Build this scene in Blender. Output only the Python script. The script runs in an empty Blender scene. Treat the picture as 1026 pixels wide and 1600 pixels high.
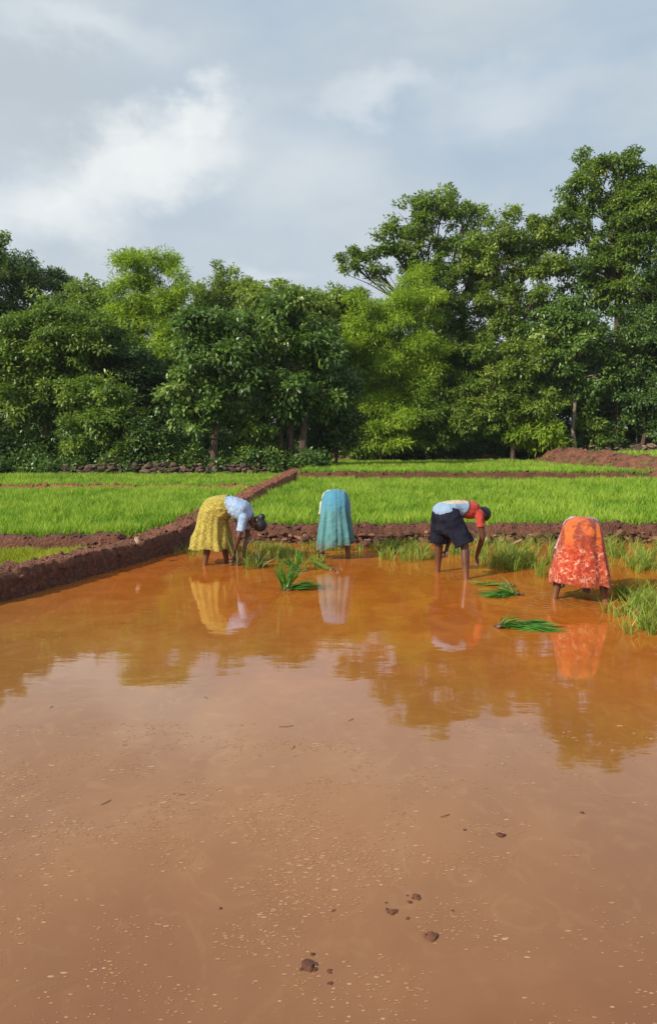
import bpy, bmesh, math, random
import numpy as np
from mathutils import Vector, Matrix, noise as mnoise

rnd = random.Random(7)
rng = np.random.default_rng(11)
scene = bpy.context.scene
COL = scene.collection
R = math.radians

# ------------------------------------------------------------------ camera
CAM_H, PITCH, F = 1.70, R(5.24), 1200.0          # F in pixels of a 1600 px high picture
cam_data = bpy.data.cameras.new('camera')
cam_data.sensor_fit = 'VERTICAL'
cam_data.sensor_height = 36.0
cam_data.lens = 36.0 * F / 1600.0
cam_data.clip_start = 0.05
cam_data.clip_end = 2000
cam = bpy.data.objects.new('camera', cam_data)
cam.location = (0, 0, CAM_H)
cam.rotation_euler = (R(90) - PITCH, 0, 0)
COL.objects.link(cam)
scene.camera = cam

# ------------------------------------------------------------------ sun and sky
SUN_DIR = Vector((-0.74, -0.60, 0.56)).normalized()   # towards the sun: left, a little behind the camera
sun_el = math.asin(SUN_DIR.z)
sun_az = math.atan2(SUN_DIR.x, SUN_DIR.y)
sd = bpy.data.lights.new('sun', 'SUN')
sd.energy = 4.9
sd.angle = R(0.6)
sd.color = (1.0, 0.93, 0.82)
sun = bpy.data.objects.new('sun', sd)
sun.rotation_euler = SUN_DIR.to_track_quat('Z', 'Y').to_euler()
sun.location = SUN_DIR * 60
COL.objects.link(sun)

world = bpy.data.worlds.new('World')
scene.world = world
world.use_nodes = True


class NT:
    """small helper to write node trees"""
    def __init__(s, tree):
        s.t = tree
        s.t.nodes.clear()

    def n(s, kind, **kw):
        nd = s.t.nodes.new(kind)
        for k, v in kw.items():
            setattr(nd, k, v)
        return nd

    def put(s, sock, v):
        if isinstance(v, bpy.types.NodeSocket):
            s.t.links.new(v, sock)
        elif v is not None:
            if hasattr(sock.default_value, '__len__') and not hasattr(v, '__len__'):
                v = (v, v, v)
            if hasattr(v, '__len__') and len(v) == 3 and len(sock.default_value) == 4:
                v = (*v, 1)
            sock.default_value = v

    def math(s, op, a, b=None, c=None, clamp=False):
        nd = s.n('ShaderNodeMath', operation=op, use_clamp=clamp)
        for i, v in enumerate((a, b, c)):
            if v is not None:
                s.put(nd.inputs[i], v)
        return nd.outputs[0]

    def vmath(s, op, a, b=None):
        nd = s.n('ShaderNodeVectorMath', operation=op)
        s.put(nd.inputs[0], a)
        if b is not None:
            if op == 'SCALE':
                s.put(nd.inputs[3], b)
            else:
                s.put(nd.inputs[1], b)
        return nd.outputs[1] if op in ('LENGTH', 'DOT_PRODUCT', 'DISTANCE') else nd.outputs[0]

    def mix(s, fac, a, b, mode='MIX'):
        nd = s.n('ShaderNodeMix', data_type='RGBA', blend_type=mode)
        s.put(nd.inputs[0], fac)
        s.put(nd.inputs[6], a)
        s.put(nd.inputs[7], b)
        return nd.outputs[2]

    def ramp(s, fac, stops, interp='LINEAR'):
        nd = s.n('ShaderNodeValToRGB')
        cr = nd.color_ramp
        cr.interpolation = interp
        while len(cr.elements) < len(stops):
            cr.elements.new(0.5)
        for e, (p, c) in zip(cr.elements, stops):
            e.position = p
            e.color = (*c, 1) if hasattr(c, '__len__') else (c, c, c, 1)
        s.put(nd.inputs[0], fac)
        return nd.outputs[0]

    def noise(s, vec, scale, detail=4, rough=0.55, distort=0.0):
        nd = s.n('ShaderNodeTexNoise')
        if vec is not None:
            s.put(nd.inputs['Vector'], vec)
        nd.inputs['Scale'].default_value = scale
        nd.inputs['Detail'].default_value = detail
        nd.inputs['Roughness'].default_value = rough
        nd.inputs['Distortion'].default_value = distort
        return nd.outputs[0]

    def voronoi(s, vec, scale, feature='F1', rand=1.0):
        nd = s.n('ShaderNodeTexVoronoi', feature=feature)
        if vec is not None:
            s.put(nd.inputs['Vector'], vec)
        nd.inputs['Scale'].default_value = scale
        nd.inputs['Randomness'].default_value = rand
        return nd.outputs[0]

    def smooth(s, v, a, b):
        nd = s.n('ShaderNodeMapRange', interpolation_type='SMOOTHSTEP')
        s.put(nd.inputs[0], v)
        nd.inputs[1].default_value = a
        nd.inputs[2].default_value = b
        return nd.outputs[0]

    def xyz(s, x, y, z):
        nd = s.n('ShaderNodeCombineXYZ')
        for i, v in enumerate((x, y, z)):
            s.put(nd.inputs[i], v)
        return nd.outputs[0]

    def sep(s, v):
        nd = s.n('ShaderNodeSeparateXYZ')
        s.put(nd.inputs[0], v)
        return nd.outputs


def build_world():
    w = NT(world.node_tree)
    out = w.n('ShaderNodeOutputWorld')
    bg = w.n('ShaderNodeBackground')
    bg.inputs[1].default_value = 0.1
    w.t.links.new(bg.outputs[0], out.inputs[0])
    sky = w.n('ShaderNodeTexSky', sky_type='NISHITA')
    sky.sun_disc = False
    sky.sun_elevation = sun_el
    sky.sun_rotation = sun_az
    sky.air_density = 1.4
    sky.dust_density = 2.5
    tc = w.n('ShaderNodeTexCoord')
    d = tc.outputs['Generated']
    X, Y, Z = w.sep(d)[:3]
    az = w.math('ARCTAN2', X, Y)                     # 0 = straight ahead, + to the right
    el = w.math('ARCSINE', Z)
    P0 = w.xyz(az, el, 0.0)                          # sky position, in radians
    # warp so that the cloud edges billow
    wn = w.n('ShaderNodeTexNoise')
    w.put(wn.inputs['Vector'], w.vmath('MULTIPLY', P0, (1.0, 1.5, 1.0)))
    wn.inputs['Scale'].default_value = 9.0
    wn.inputs['Detail'].default_value = 9
    wn.inputs['Roughness'].default_value = 0.58
    warp = w.vmath('SCALE', w.vmath('SUBTRACT', wn.outputs[1], (0.5, 0.5, 0.5)), 0.13)
    P = w.vmath('ADD', P0, warp)

    def blob(cx, cy, rx, ry, rot=0.0, lo=0.0, hi=1.0):
        q = w.vmath('SUBTRACT', P, (cx, cy, 0))
        qx, qy = w.sep(q)[:2]
        c, s_ = math.cos(rot), math.sin(rot)
        a = w.math('ADD', w.math('MULTIPLY', qx, c / rx), w.math('MULTIPLY', qy, s_ / rx))
        b = w.math('ADD', w.math('MULTIPLY', qx, -s_ / ry), w.math('MULTIPLY', qy, c / ry))
        r = w.math('SQRT', w.math('ADD', w.math('MULTIPLY', a, a), w.math('MULTIPLY', b, b)))
        return w.math('SUBTRACT', 1.0, w.smooth(r, lo, hi))

    K = 10.0
    def col(r, g, b, k=1.0):
        k *= 1.14
        return (r * K * k, g * K * k, b * K * k)
    blue = col(0.310, 0.390, 0.480)
    grey = col(0.440, 0.485, 0.515)
    veil = w.noise(w.vmath('MULTIPLY', P0, (1.0, 2.6, 1.0)), 2.2, 6, 0.55)
    base = w.mix(w.smooth(veil, 0.30, 0.68), blue, grey)
    # paler low down on the left, bluer towards upper right
    base = w.mix(w.math('MULTIPLY', w.math('SUBTRACT', 1.0, w.smooth(el, 0.10, 0.34)), 0.55), base, col(0.46, 0.495, 0.535))
    base = w.mix(w.math('MULTIPLY', blob(-0.40, 0.36, 0.55, 0.20), 0.55), base, col(0.46, 0.50, 0.54))
    # grey-blue hollow behind the bright cloud
    base = w.mix(w.math('MULTIPLY', blob(-0.36, 0.385, 0.19, 0.085, 0.0, 0.2, 1.0), 0.75), base, col(0.375, 0.42, 0.455))
    base = w.mix(w.math('MULTIPLY', blob(-0.30, 0.452, 0.16, 0.034, -0.03), 0.6), base, col(0.58, 0.62, 0.64))
    # the big bright cloud running up to the right
    b1 = blob(-0.235, 0.325, 0.200, 0.070, 0.42, 0.22, 1.0)
    b2 = blob(-0.165, 0.382, 0.085, 0.040, 0.35, 0.20, 1.0)
    b3 = blob(-0.34, 0.270, 0.190, 0.070, 0.25, 0.0, 1.0)
    big = w.math('MAXIMUM', w.math('MAXIMUM', b1, b2), w.math('MULTIPLY', b3, 0.92))
    inner = w.noise(P, 14.0, 6, 0.6)
    base = w.mix(w.math('MULTIPLY', big, w.math('ADD', w.math('MULTIPLY', inner, 0.7), 0.45), clamp=True), base, col(0.70, 0.72, 0.705))
    # soft lit wisps to the right and low in the middle
    wi = w.math('MULTIPLY', blob(0.06, 0.400, 0.16, 0.030, 0.02), 0.50)
    wi = w.math('MAXIMUM', wi, w.math('MULTIPLY', blob(0.22, 0.395, 0.15, 0.060, 0.25), 0.38))
    wi = w.math('MAXIMUM', wi, w.math('MULTIPLY', blob(0.45, 0.43, 0.10, 0.06, 0.6), 0.30))
    wi = w.math('MAXIMUM', wi, w.math('MULTIPLY', blob(-0.08, 0.215, 0.07, 0.02), 0.40))
    wi = w.math('MAXIMUM', wi, w.math('MULTIPLY', blob(-0.03, 0.325, 0.16, 0.09), 0.35))
    base = w.mix(wi, base, col(0.62, 0.65, 0.67))
    # everything well away from this part of the sky: ordinary broken cloud
    far = w.noise(w.vmath('MULTIPLY', d, (1.0, 1.0, 2.0)), 2.4, 7, 0.6)
    other = w.mix(w.smooth(far, 0.40, 0.62), col(0.22, 0.31, 0.46), col(0.60, 0.62, 0.64))
    away = w.smooth(el, 0.48, 0.75)
    base = w.mix(away, base, other)
    side = w.smooth(w.math('ABSOLUTE', az), 0.7, 1.2)
    base = w.mix(side, base, other)
    final = w.mix(0.92, sky.outputs[0], base)
    w.t.links.new(final, bg.inputs[0])


build_world()
vs = scene.view_settings
vs.view_transform = 'Standard'
vs.look = 'None'
vs.gamma = 1.0
vs.use_curve_mapping = False
vs.exposure = 0.30
scene.cycles.max_bounces = 10
scene.cycles.diffuse_bounces = 5
scene.cycles.glossy_bounces = 3
scene.cycles.transmission_bounces = 6
scene.cycles.use_denoising = True
scene.cycles.caustics_reflective = False
scene.cycles.caustics_refractive = False


def at(px, py, z=0.0, dist=None):
    """point of the place seen in the photograph's direction px, py, on the level z (or dist metres away)"""
    dx, dz = (px - 513) / F, -(py - 800) / F
    c, s = math.cos(PITCH), math.sin(PITCH)
    v = (dx, c + dz * s, -s + dz * c)
    if dist is None:
        t = (z - CAM_H) / v[2]
    else:
        t = dist / v[1]
    return Vector((v[0] * t, v[1] * t, CAM_H + v[2] * t))


# ------------------------------------------------------------------ mesh helpers
def tag(o, label=None, cat=None, group=None, kind=None):
    if label: o['label'] = label
    if cat: o['category'] = cat
    if group: o['group'] = group
    if kind: o['kind'] = kind
    return o


def empty(name, loc=(0, 0, 0), rz=0.0):
    o = bpy.data.objects.new(name, None)
    o.empty_display_size = 0.2
    o.location = loc
    o.rotation_euler = (0, 0, rz)
    COL.objects.link(o)
    return o


def link(name, me, mat=None, parent=None, loc=None, smooth=True):
    o = bpy.data.objects.new(name, me)
    COL.objects.link(o)
    if mat: me.materials.append(mat)
    if parent: o.parent = parent
    if loc is not None: o.location = loc
    if smooth and len(me.polygons):
        me.polygons.foreach_set('use_smooth', np.ones(len(me.polygons), bool))
    return o


def np_mesh(name, V, faces, var=None):
    """faces: list of int arrays shaped (n, k)"""
    me = bpy.data.meshes.new(name)
    V = np.asarray(V, np.float32)
    me.vertices.add(len(V))
    me.vertices.foreach_set('co', V.ravel())
    loops, starts, tot, pos = [], [], [], 0
    for f in faces:
        f = np.asarray(f, np.int32)
        if len(f) == 0: continue
        n, k = f.shape
        loops.append(f.ravel())
        starts.append(pos + np.arange(n, dtype=np.int32) * k)
        tot.append(np.full(n, k, np.int32))
        pos += n * k
    L, S, T = np.concatenate(loops), np.concatenate(starts), np.concatenate(tot)
    me.loops.add(len(L))
    me.loops.foreach_set('vertex_index', L)
    me.polygons.add(len(S))
    me.polygons.foreach_set('loop_start', S)
    me.polygons.foreach_set('loop_total', T)
    me.update(calc_edges=True)
    if var is not None:
        a = me.attributes.new('tone', 'FLOAT', 'POINT')
        a.data.foreach_set('value', np.asarray(var, np.float32))
    return me


class Acc:
    def __init__(s):
        s.V, s.Q, s.T, s.tone, s.n = [], [], [], [], 0

    def add(s, V, quads=None, tris=None, tone=None):
        V = np.asarray(V, float).reshape(-1, 3)
        if quads is not None and len(quads): s.Q.append(np.asarray(quads) + s.n)
        if tris is not None and len(tris): s.T.append(np.asarray(tris) + s.n)
        s.V.append(V)
        s.tone.append(np.zeros(len(V)) if tone is None else np.broadcast_to(tone, (len(V),)))
        s.n += len(V)

    def mesh(s, name):
        f = []
        if s.Q: f.append(np.concatenate(s.Q))
        if s.T: f.append(np.concatenate(s.T))
        return np_mesh(name, np.concatenate(s.V), f, np.concatenate(s.tone))


def tube(acc, pts, radii, seg=8, wob=0.0):
    pts = [Vector(p) for p in pts]
    n = len(pts)
    V = []
    for i, p in enumerate(pts):
        d = (pts[min(i + 1, n - 1)] - pts[max(i - 1, 0)]).normalized()
        a = d.cross(Vector((0.13, 0.9, 0.31))).normalized()
        b = d.cross(a)
        for k in range(seg):
            t = 2 * math.pi * k / seg
            r = radii[i] * (1 + wob * mnoise.noise(Vector((k * 1.3, i * 0.7, p.x))))
            V.append(p + (a * math.cos(t) + b * math.sin(t)) * r)
    Q = [[i * seg + k, i * seg + (k + 1) % seg, (i + 1) * seg + (k + 1) % seg, (i + 1) * seg + k] for i in range(n - 1) for k in range(seg)]
    V.append(pts[-1])
    V.append(pts[0])
    T = [[(n - 1) * seg + k, (n - 1) * seg + (k + 1) % seg, n * seg] for k in range(seg)]
    T += [[(k + 1) % seg, k, n * seg + 1] for k in range(seg)]
    acc.add(np.array([tuple(v) for v in V]), Q, T)


# ------------------------------------------------------------------ materials
def mat(name):
    m = bpy.data.materials.new(name)
    m.use_nodes = True
    nt = NT(m.node_tree)
    out = nt.n('ShaderNodeOutputMaterial')
    return m, nt, out


def pbsdf(nt, out, color, rough=0.8, bump=None, bstr=0.5, bdist=0.02, **kw):
    b = nt.n('ShaderNodeBsdfPrincipled')
    nt.put(b.inputs['Base Color'], color)
    nt.put(b.inputs['Roughness'], rough)
    for k, v in kw.items():
        nt.put(b.inputs[k.replace('_', ' ')], v)
    if bump is not None:
        bp = nt.n('ShaderNodeBump')
        bp.inputs['Strength'].default_value = bstr
        bp.inputs['Distance'].default_value = bdist
        nt.put(bp.inputs['Height'], bump)
        nt.t.links.new(bp.outputs[0], b.inputs['Normal'])
    if out is not None:
        nt.t.links.new(b.outputs[0], out.inputs[0])
    return b


def attr(nt, name='tone'):
    a = nt.n('ShaderNodeAttribute')
    a.attribute_name = name
    return a.outputs['Fac']


def leaf_mat(name, dark, mid, light, trans=0.35, rough=0.42, spec=0.5):
    m, nt, out = mat(name)
    c = nt.ramp(attr(nt), [(0.0, dark), (0.5, mid), (1.0, light)])
    b = pbsdf(nt, None, c, rough)
    b.inputs['Specular IOR Level'].default_value = spec
    t = nt.n('ShaderNodeBsdfTranslucent')
    nt.put(t.inputs[0], nt.mix(1.0, c, (1.15, 1.15, 0.62), 'MULTIPLY'))
    mx = nt.n('ShaderNodeMixShader')
    mx.inputs[0].default_value = trans
    nt.t.links.new(b.outputs[0], mx.inputs[1])
    nt.t.links.new(t.outputs[0], mx.inputs[2])
    nt.t.links.new(mx.outputs[0], out.inputs[0])
    return m


def objc(nt):
    return nt.n('ShaderNodeTexCoord').outputs['Object']


def soil_mat(name, a, b, c, bs=0.8):
    m, nt, out = mat(name)
    P = nt.n('ShaderNodeNewGeometry').outputs['Position']
    n1 = nt.noise(P, 2.3, 6, 0.6)
    n2 = nt.noise(P, 17.0, 6, 0.7)
    n3 = nt.voronoi(P, 26.0)
    col = nt.mix(nt.smooth(n1, 0.35, 0.65), a, b)
    col = nt.mix(nt.smooth(n2, 0.52, 0.72), col, c)
    h = nt.math('ADD', nt.math('MULTIPLY', n2, 1.0), nt.math('MULTIPLY', n3, 0.6))
    pbsdf(nt, out, col, 0.92, h, bs, 0.05)
    return m


M_soil = soil_mat('laterite_soil', (0.165, 0.060, 0.028), (0.245, 0.095, 0.045), (0.34, 0.15, 0.08))
M_wetsoil = soil_mat('damp_laterite_soil', (0.085, 0.030, 0.015), (0.135, 0.050, 0.026), (0.20, 0.085, 0.045))
M_ground = soil_mat('field_soil', (0.060, 0.055, 0.018), (0.085, 0.050, 0.022), (0.10, 0.085, 0.03), 0.4)
M_wetclod = soil_mat('wet_mud', (0.075, 0.026, 0.012), (0.130, 0.048, 0.022), (0.19, 0.08, 0.04), 0.3)


def bund_mat():
    m, nt, out = mat('bund_soil')
    P = nt.n('ShaderNodeNewGeometry').outputs['Position']
    X, Y, Z = nt.sep(P)[:3]
    n1 = nt.noise(P, 2.3, 6, 0.6)
    n2 = nt.noise(P, 17.0, 6, 0.7)
    n3 = nt.voronoi(P, 26.0)
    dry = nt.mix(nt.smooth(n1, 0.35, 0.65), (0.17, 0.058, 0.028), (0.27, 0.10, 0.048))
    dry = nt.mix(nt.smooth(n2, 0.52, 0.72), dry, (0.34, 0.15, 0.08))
    damp = nt.mix(nt.smooth(n2, 0.40, 0.66), (0.075, 0.028, 0.014), (0.175, 0.068, 0.034))  # damp earth, darkened further to paint in the shade on the near face
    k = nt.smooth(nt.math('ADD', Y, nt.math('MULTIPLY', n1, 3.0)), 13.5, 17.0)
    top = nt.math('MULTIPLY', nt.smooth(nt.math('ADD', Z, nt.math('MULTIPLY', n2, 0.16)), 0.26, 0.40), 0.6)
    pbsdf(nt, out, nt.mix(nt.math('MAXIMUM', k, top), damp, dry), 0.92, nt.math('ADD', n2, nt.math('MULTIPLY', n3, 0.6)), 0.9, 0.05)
    return m


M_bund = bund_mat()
M_redbank = soil_mat('red_bank_soil', (0.085, 0.034, 0.018), (0.215, 0.080, 0.038), (0.33, 0.15, 0.08), 1.0)


def stone_mat(name, a, b, c):
    m, nt, out = mat(name)
    P = objc(nt)
    n1 = nt.noise(P, 9.0, 6, 0.65)
    n2 = nt.noise(P, 40.0, 4, 0.7)
    col = nt.ramp(nt.math('ADD', nt.math('MULTIPLY', attr(nt), 0.7), nt.math('MULTIPLY', n1, 0.5)), [(0.15, a), (0.5, b), (0.95, c)])
    pbsdf(nt, out, col, 0.88, nt.math('ADD', n1, nt.math('MULTIPLY', n2, 0.4)), 0.6, 0.03)
    return m


M_stone = stone_mat('laterite_stone', (0.085, 0.038, 0.022), (0.20, 0.095, 0.052), (0.42, 0.27, 0.16))
M_facing = stone_mat('muddy_facing_stone', (0.055, 0.023, 0.014), (0.105, 0.045, 0.025), (0.24, 0.125, 0.068))
M_stone_dark = stone_mat('mossy_stone', (0.040, 0.026, 0.018), (0.085, 0.050, 0.032), (0.20, 0.125, 0.08))
M_stone_pale = stone_mat('pale_stone', (0.26, 0.19, 0.13), (0.40, 0.30, 0.21), (0.52, 0.42, 0.32))

M_rice = leaf_mat('rice_leaf', (0.060, 0.150, 0.010), (0.165, 0.320, 0.020), (0.400, 0.520, 0.065), 0.40, 0.5, 0.25)
M_rice_yellow = leaf_mat('yellowing_rice_leaf', (0.16, 0.20, 0.014), (0.30, 0.345, 0.022), (0.42, 0.43, 0.05), 0.40, 0.5, 0.25)
M_rice_wet = leaf_mat('transplanted_rice_leaf', (0.075, 0.150, 0.014), (0.180, 0.270, 0.030), (0.36, 0.40, 0.08), 0.35, 0.5, 0.3)
M_bundle = leaf_mat('seedling_bundle_leaf', (0.035, 0.13, 0.018), (0.075, 0.235, 0.025), (0.19, 0.36, 0.05), 0.30, 0.4, 0.4)
M_bundle_muddy = leaf_mat('muddy_seedling_leaf', (0.08, 0.095, 0.035), (0.15, 0.175, 0.06), (0.30, 0.27, 0.13), 0.25, 0.5, 0.3)
M_roots = soil_mat('muddy_roots', (0.08, 0.035, 0.018), (0.20, 0.105, 0.055), (0.46, 0.32, 0.20))

LEAF = {
    'broad': leaf_mat('broad_green_leaf', (0.071, 0.138, 0.027), (0.142, 0.249, 0.043), (0.353, 0.435, 0.112), 0.38, 0.38, 0.6),
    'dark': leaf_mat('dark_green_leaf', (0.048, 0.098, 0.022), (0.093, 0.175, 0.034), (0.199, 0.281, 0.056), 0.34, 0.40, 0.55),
    'bright': leaf_mat('bright_green_leaf', (0.188, 0.292, 0.027), (0.325, 0.466, 0.042), (0.467, 0.572, 0.080), 0.50, 0.5, 0.3),
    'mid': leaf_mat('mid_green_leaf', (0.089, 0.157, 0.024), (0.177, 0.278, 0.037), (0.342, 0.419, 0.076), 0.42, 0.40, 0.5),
    'olive': leaf_mat('olive_green_leaf', (0.108, 0.175, 0.026), (0.211, 0.302, 0.040), (0.365, 0.429, 0.084), 0.42, 0.42, 0.45),
}


def bark_mat(name, a, b):
    m, nt, out = mat(name)
    P = nt.vmath('MULTIPLY', objc(nt), (6.0, 6.0, 1.2))
    n = nt.noise(P, 1.6, 6, 0.7)
    pbsdf(nt, out, nt.mix(nt.smooth(n, 0.35, 0.65), a, b), 0.9, n, 0.9, 0.06)
    return m


M_bark = bark_mat('brown_bark', (0.045, 0.028, 0.018), (0.12, 0.075, 0.048))
M_bark_pale = bark_mat('pale_bark', (0.11, 0.085, 0.06), (0.26, 0.205, 0.15))


RIPPLES = [(*at(x, y)[:2], fr, am * 2.0) for x, y, fr, am in ((325, 881, 60, .35), (353, 882, 55, .35), (370, 887, 70, .5), (545, 871, 60, .3), (503, 869, 60, .3), (683, 893, 55, .35), (728, 905, 60, .4), (741, 894, 75, .5), (867, 937, 60, .4), (943, 939, 60, .4))]


def water_mat():
    m, nt, out = mat('muddy_water')
    P = nt.n('ShaderNodeNewGeometry').outputs['Position']
    X, Y, Z = nt.sep(P)[:3]
    n1 = nt.noise(nt.vmath('MULTIPLY', P, (1.0, 0.55, 1.0)), 0.75, 5, 0.55, 0.6)
    n2 = nt.noise(nt.vmath('MULTIPLY', P, (1.0, 0.7, 1.0)), 2.6, 6, 0.6, 1.2)
    settled = nt.mix(nt.smooth(n1, 0.3, 0.7), (0.245, 0.098, 0.022), (0.305, 0.134, 0.036))
    settled = nt.mix(nt.math('MULTIPLY', nt.smooth(n2, 0.45, 0.72), 0.35), settled, (0.33, 0.158, 0.050))
    # curls of finer silt drifting in the water
    sw = nt.noise(nt.vmath('MULTIPLY', P, (1.0, 0.8, 1.0)), 3.4, 5, 0.62, 3.5)
    settled = nt.mix(nt.math('MULTIPLY', nt.smooth(sw, 0.52, 0.66), 0.30), settled, (0.36, 0.190, 0.062))
    settled = nt.mix(nt.math('MULTIPLY', nt.smooth(nt.math('ADD', Y, nt.math('MULTIPLY', n1, 2.0)), 4.8, 2.6), 0.6), settled, (0.150, 0.050, 0.009))
    stirred = nt.mix(nt.smooth(n2, 0.35, 0.65), (0.350, 0.092, 0.011), (0.425, 0.125, 0.017))
    # mud stirred up by the workers' feet hangs in the water of the far half of the paddy
    dist = nt.math('ADD', nt.math('ADD', Y, nt.math('MULTIPLY', X, 0.55)), nt.math('MULTIPLY', nt.math('SUBTRACT', n1, 0.5), 3.0))
    col = nt.mix(nt.smooth(dist, 3.8, 8.8), settled, stirred)
    # ripples: long soft undulation plus finer ones where people are working
    w1 = nt.noise(nt.vmath('MULTIPLY', P, (1.0, 2.2, 1.0)), 1.7, 3, 0.5)
    w2 = nt.noise(nt.vmath('MULTIPLY', P, (1.0, 1.6, 1.0)), 9.0, 4, 0.55)
    busy = nt.math('ADD', nt.math('MULTIPLY', nt.smooth(Y, 6.0, 10.0), 0.9), 0.25)
    h = nt.math('ADD', nt.math('MULTIPLY', w1, 0.45), nt.math('MULTIPLY', nt.math('MULTIPLY', w2, busy), 0.22))
    for (cx, cy, fr, am) in RIPPLES:
        dd = nt.vmath('DISTANCE', P, (cx, cy, 0))
        dd = nt.math('ADD', dd, nt.math('MULTIPLY', n2, 0.05))
        h = nt.math('ADD', h, nt.math('MULTIPLY', nt.math('SINE', nt.math('MULTIPLY', dd, fr)), nt.math('MULTIPLY', nt.math('POWER', 2.718, nt.math('MULTIPLY', dd, -3.2)), am)))
    b = pbsdf(nt, out, col, 0.03, h, 0.07, 0.05)
    b.inputs['IOR'].default_value = 1.64
    return m


M_water = water_mat()


# ------------------------------------------------------------------ terrain
DIAG = [(-8.6, 2.0), (-5.35, 5.2), (-3.80, 7.9), (-3.13, 10.0), (-2.56, 12.0), (-2.35, 14.5), (-2.05, 20.0), (-1.55, 29.0), (-0.85, 38.5)]


def diag_x(y):
    return np.interp(y, [p[1] for p in DIAG], [p[0] for p in DIAG])


def bank_x(y):
    return np.interp(y, [20, 24, 29, 36, 46, 60], [16.0, 13.6, 12.6, 12.0, 12.2, 12.8])


def sstep(v, a, b):
    t = np.clip((v - a) / (b - a), 0, 1)
    return t * t * (3 - 2 * t)


def height(x, y):
    x, y = np.asarray(x, float), np.asarray(y, float)
    # right of the diagonal bund
    zr = -0.14 + 0.29 * sstep(y, 12.95, 13.15) + 0.30 * sstep(y, 29.0, 29.3) + 0.0
    zr = zr + 0.25 * sstep(y, 45.5, 48.0)
    bank = sstep(x - bank_x(y), -0.6, 1.3) * sstep(y, 20.0, 24.5)
    zr = zr + (0.82 + 0.014 * (y - 29) - zr) * bank
    # left of it
    zl = 0.04 + 0.11 * sstep(y, 11.3, 11.6) + 0.10 * sstep(y, 23.2, 23.5) + 0.12 * sstep(y, 31.5, 33.5) + 0.35 * sstep(y, 40, 48)
    k = sstep(x - diag_x(y), -0.12, 0.12)
    z = zl * (1 - k) + zr * k
    return z


def grid_axis(lo, hi, a, b, step, grow=1.25):
    v = list(np.arange(a, b, step))
    s, p = step, b
    while p < hi:
        v.append(p); s *= grow; p += s
    v.append(hi)
    s, p = step, a
    left = []
    while p > lo:
        s *= grow; p -= s; left.append(max(p, lo))
    return np.array(sorted(set(left + v)))


def build_ground():
    xs = grid_axis(-600, 600, -16, 20, 0.22)
    ys = grid_axis(-60, 900, -1, 50, 0.22)
    X, Y = np.meshgrid(xs, ys)
    Z = height(X, Y)
    V = np.stack([X.ravel(), Y.ravel(), Z.ravel()], 1)
    near = (abs(V[:, 0]) < 25) & (V[:, 1] < 60)
    for i in np.nonzero(near)[0]:
        p = Vector(V[i])
        V[i, 2] += 0.035 * mnoise.noise(p * 1.7) + 0.015 * mnoise.noise(p * 6.0)
    nx, ny = len(xs), len(ys)
    idx = np.arange(nx * ny).reshape(ny, nx)
    Q = np.stack([idx[:-1, :-1].ravel(), idx[:-1, 1:].ravel(), idx[1:, 1:].ravel(), idx[1:, :-1].ravel()], 1)
    o = link('ground', np_mesh('ground', V, [Q]), M_ground)
    tag(o, 'dark damp soil of the terraced rice fields and wood floor', kind='structure')


build_ground()


def build_water():
    # flooded paddy: bounded by the diagonal bund on the left and the stone-faced bund at the back
    ys = np.concatenate([np.arange(-30, 2, 4.0), np.arange(2, 13.05, 0.5), [13.05]])
    ys = np.array(sorted(set(ys)))
    V, Q = [], []
    nx = 30
    for y in ys:
        x0 = float(diag_x(max(y, 2.0))) if y > 2 else -9.0 - (2 - y)
        for i in range(nx):
            V.append((x0 + (26 - x0) * i / (nx - 1), y, 0.0))
    for j in range(len(ys) - 1):
        for i in range(nx - 1):
            a = j * nx + i
            Q.append((a, a + 1, a + nx + 1, a + nx))
    o = link('water', np_mesh('water', V, [Q]), M_water)
    tag(o, 'still reddish brown muddy water flooding the paddy', kind='structure')


build_water()


# ------------------------------------------------------------------ rocks
def rock_protos(n=7, sub=2, rough=0.35, cut=True):
    out = []
    for k in range(n):
        bm = bmesh.new()
        bmesh.ops.create_icosphere(bm, subdivisions=sub, radius=1.0)
        off = Vector((k * 7.3, 2.1 * k, -k * 4.4))
        planes = [(Vector((rnd.gauss(0, 1), rnd.gauss(0, 1), rnd.gauss(0, 1))).normalized(), rnd.uniform(0.50, 0.80)) for _ in range(9)]
        for v in bm.verts:
            p = v.co.copy()
            f = 1 + rough * mnoise.noise(p * 1.1 + off) + rough * 0.5 * mnoise.noise(p * 2.7 + off)
            q = p * f
            for nrm, lim in (planes if cut else ()):
                e = q.dot(nrm) - lim
                if e > 0: q = q - nrm * e
            v.co = q
        V = np.array([tuple(v.co) for v in bm.verts])
        T = np.array([[l.vert.index for l in f.loops] for f in bm.faces])
        out.append((V, T))
        bm.free()
    return out


PROTO = rock_protos(9, 3)
PROTO_SOFT = rock_protos(6, 3, 0.55, False)
PROTO_LO = rock_protos(5, 1, 0.4)


def add_rock(acc, c, s, protos=None, tone=None, tilt=0.5):
    V, T = rnd.choice(protos or PROTO)
    e = Matrix.Rotation(rnd.uniform(0, 6.28), 3, 'Z') @ Matrix.Rotation(rnd.uniform(-tilt, tilt), 3, 'X') @ Matrix.Rotation(rnd.uniform(-tilt, tilt), 3, 'Y')
    S = np.array(s if hasattr(s, '__len__') else (s * rnd.uniform(.8, 1.4), s * rnd.uniform(.7, 1.1), s * rnd.uniform(.5, .9)))
    W = (V * S) @ np.array(e).T + np.array(c)
    acc.add(W, tris=T, tone=rnd.random() if tone is None else tone)


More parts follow.
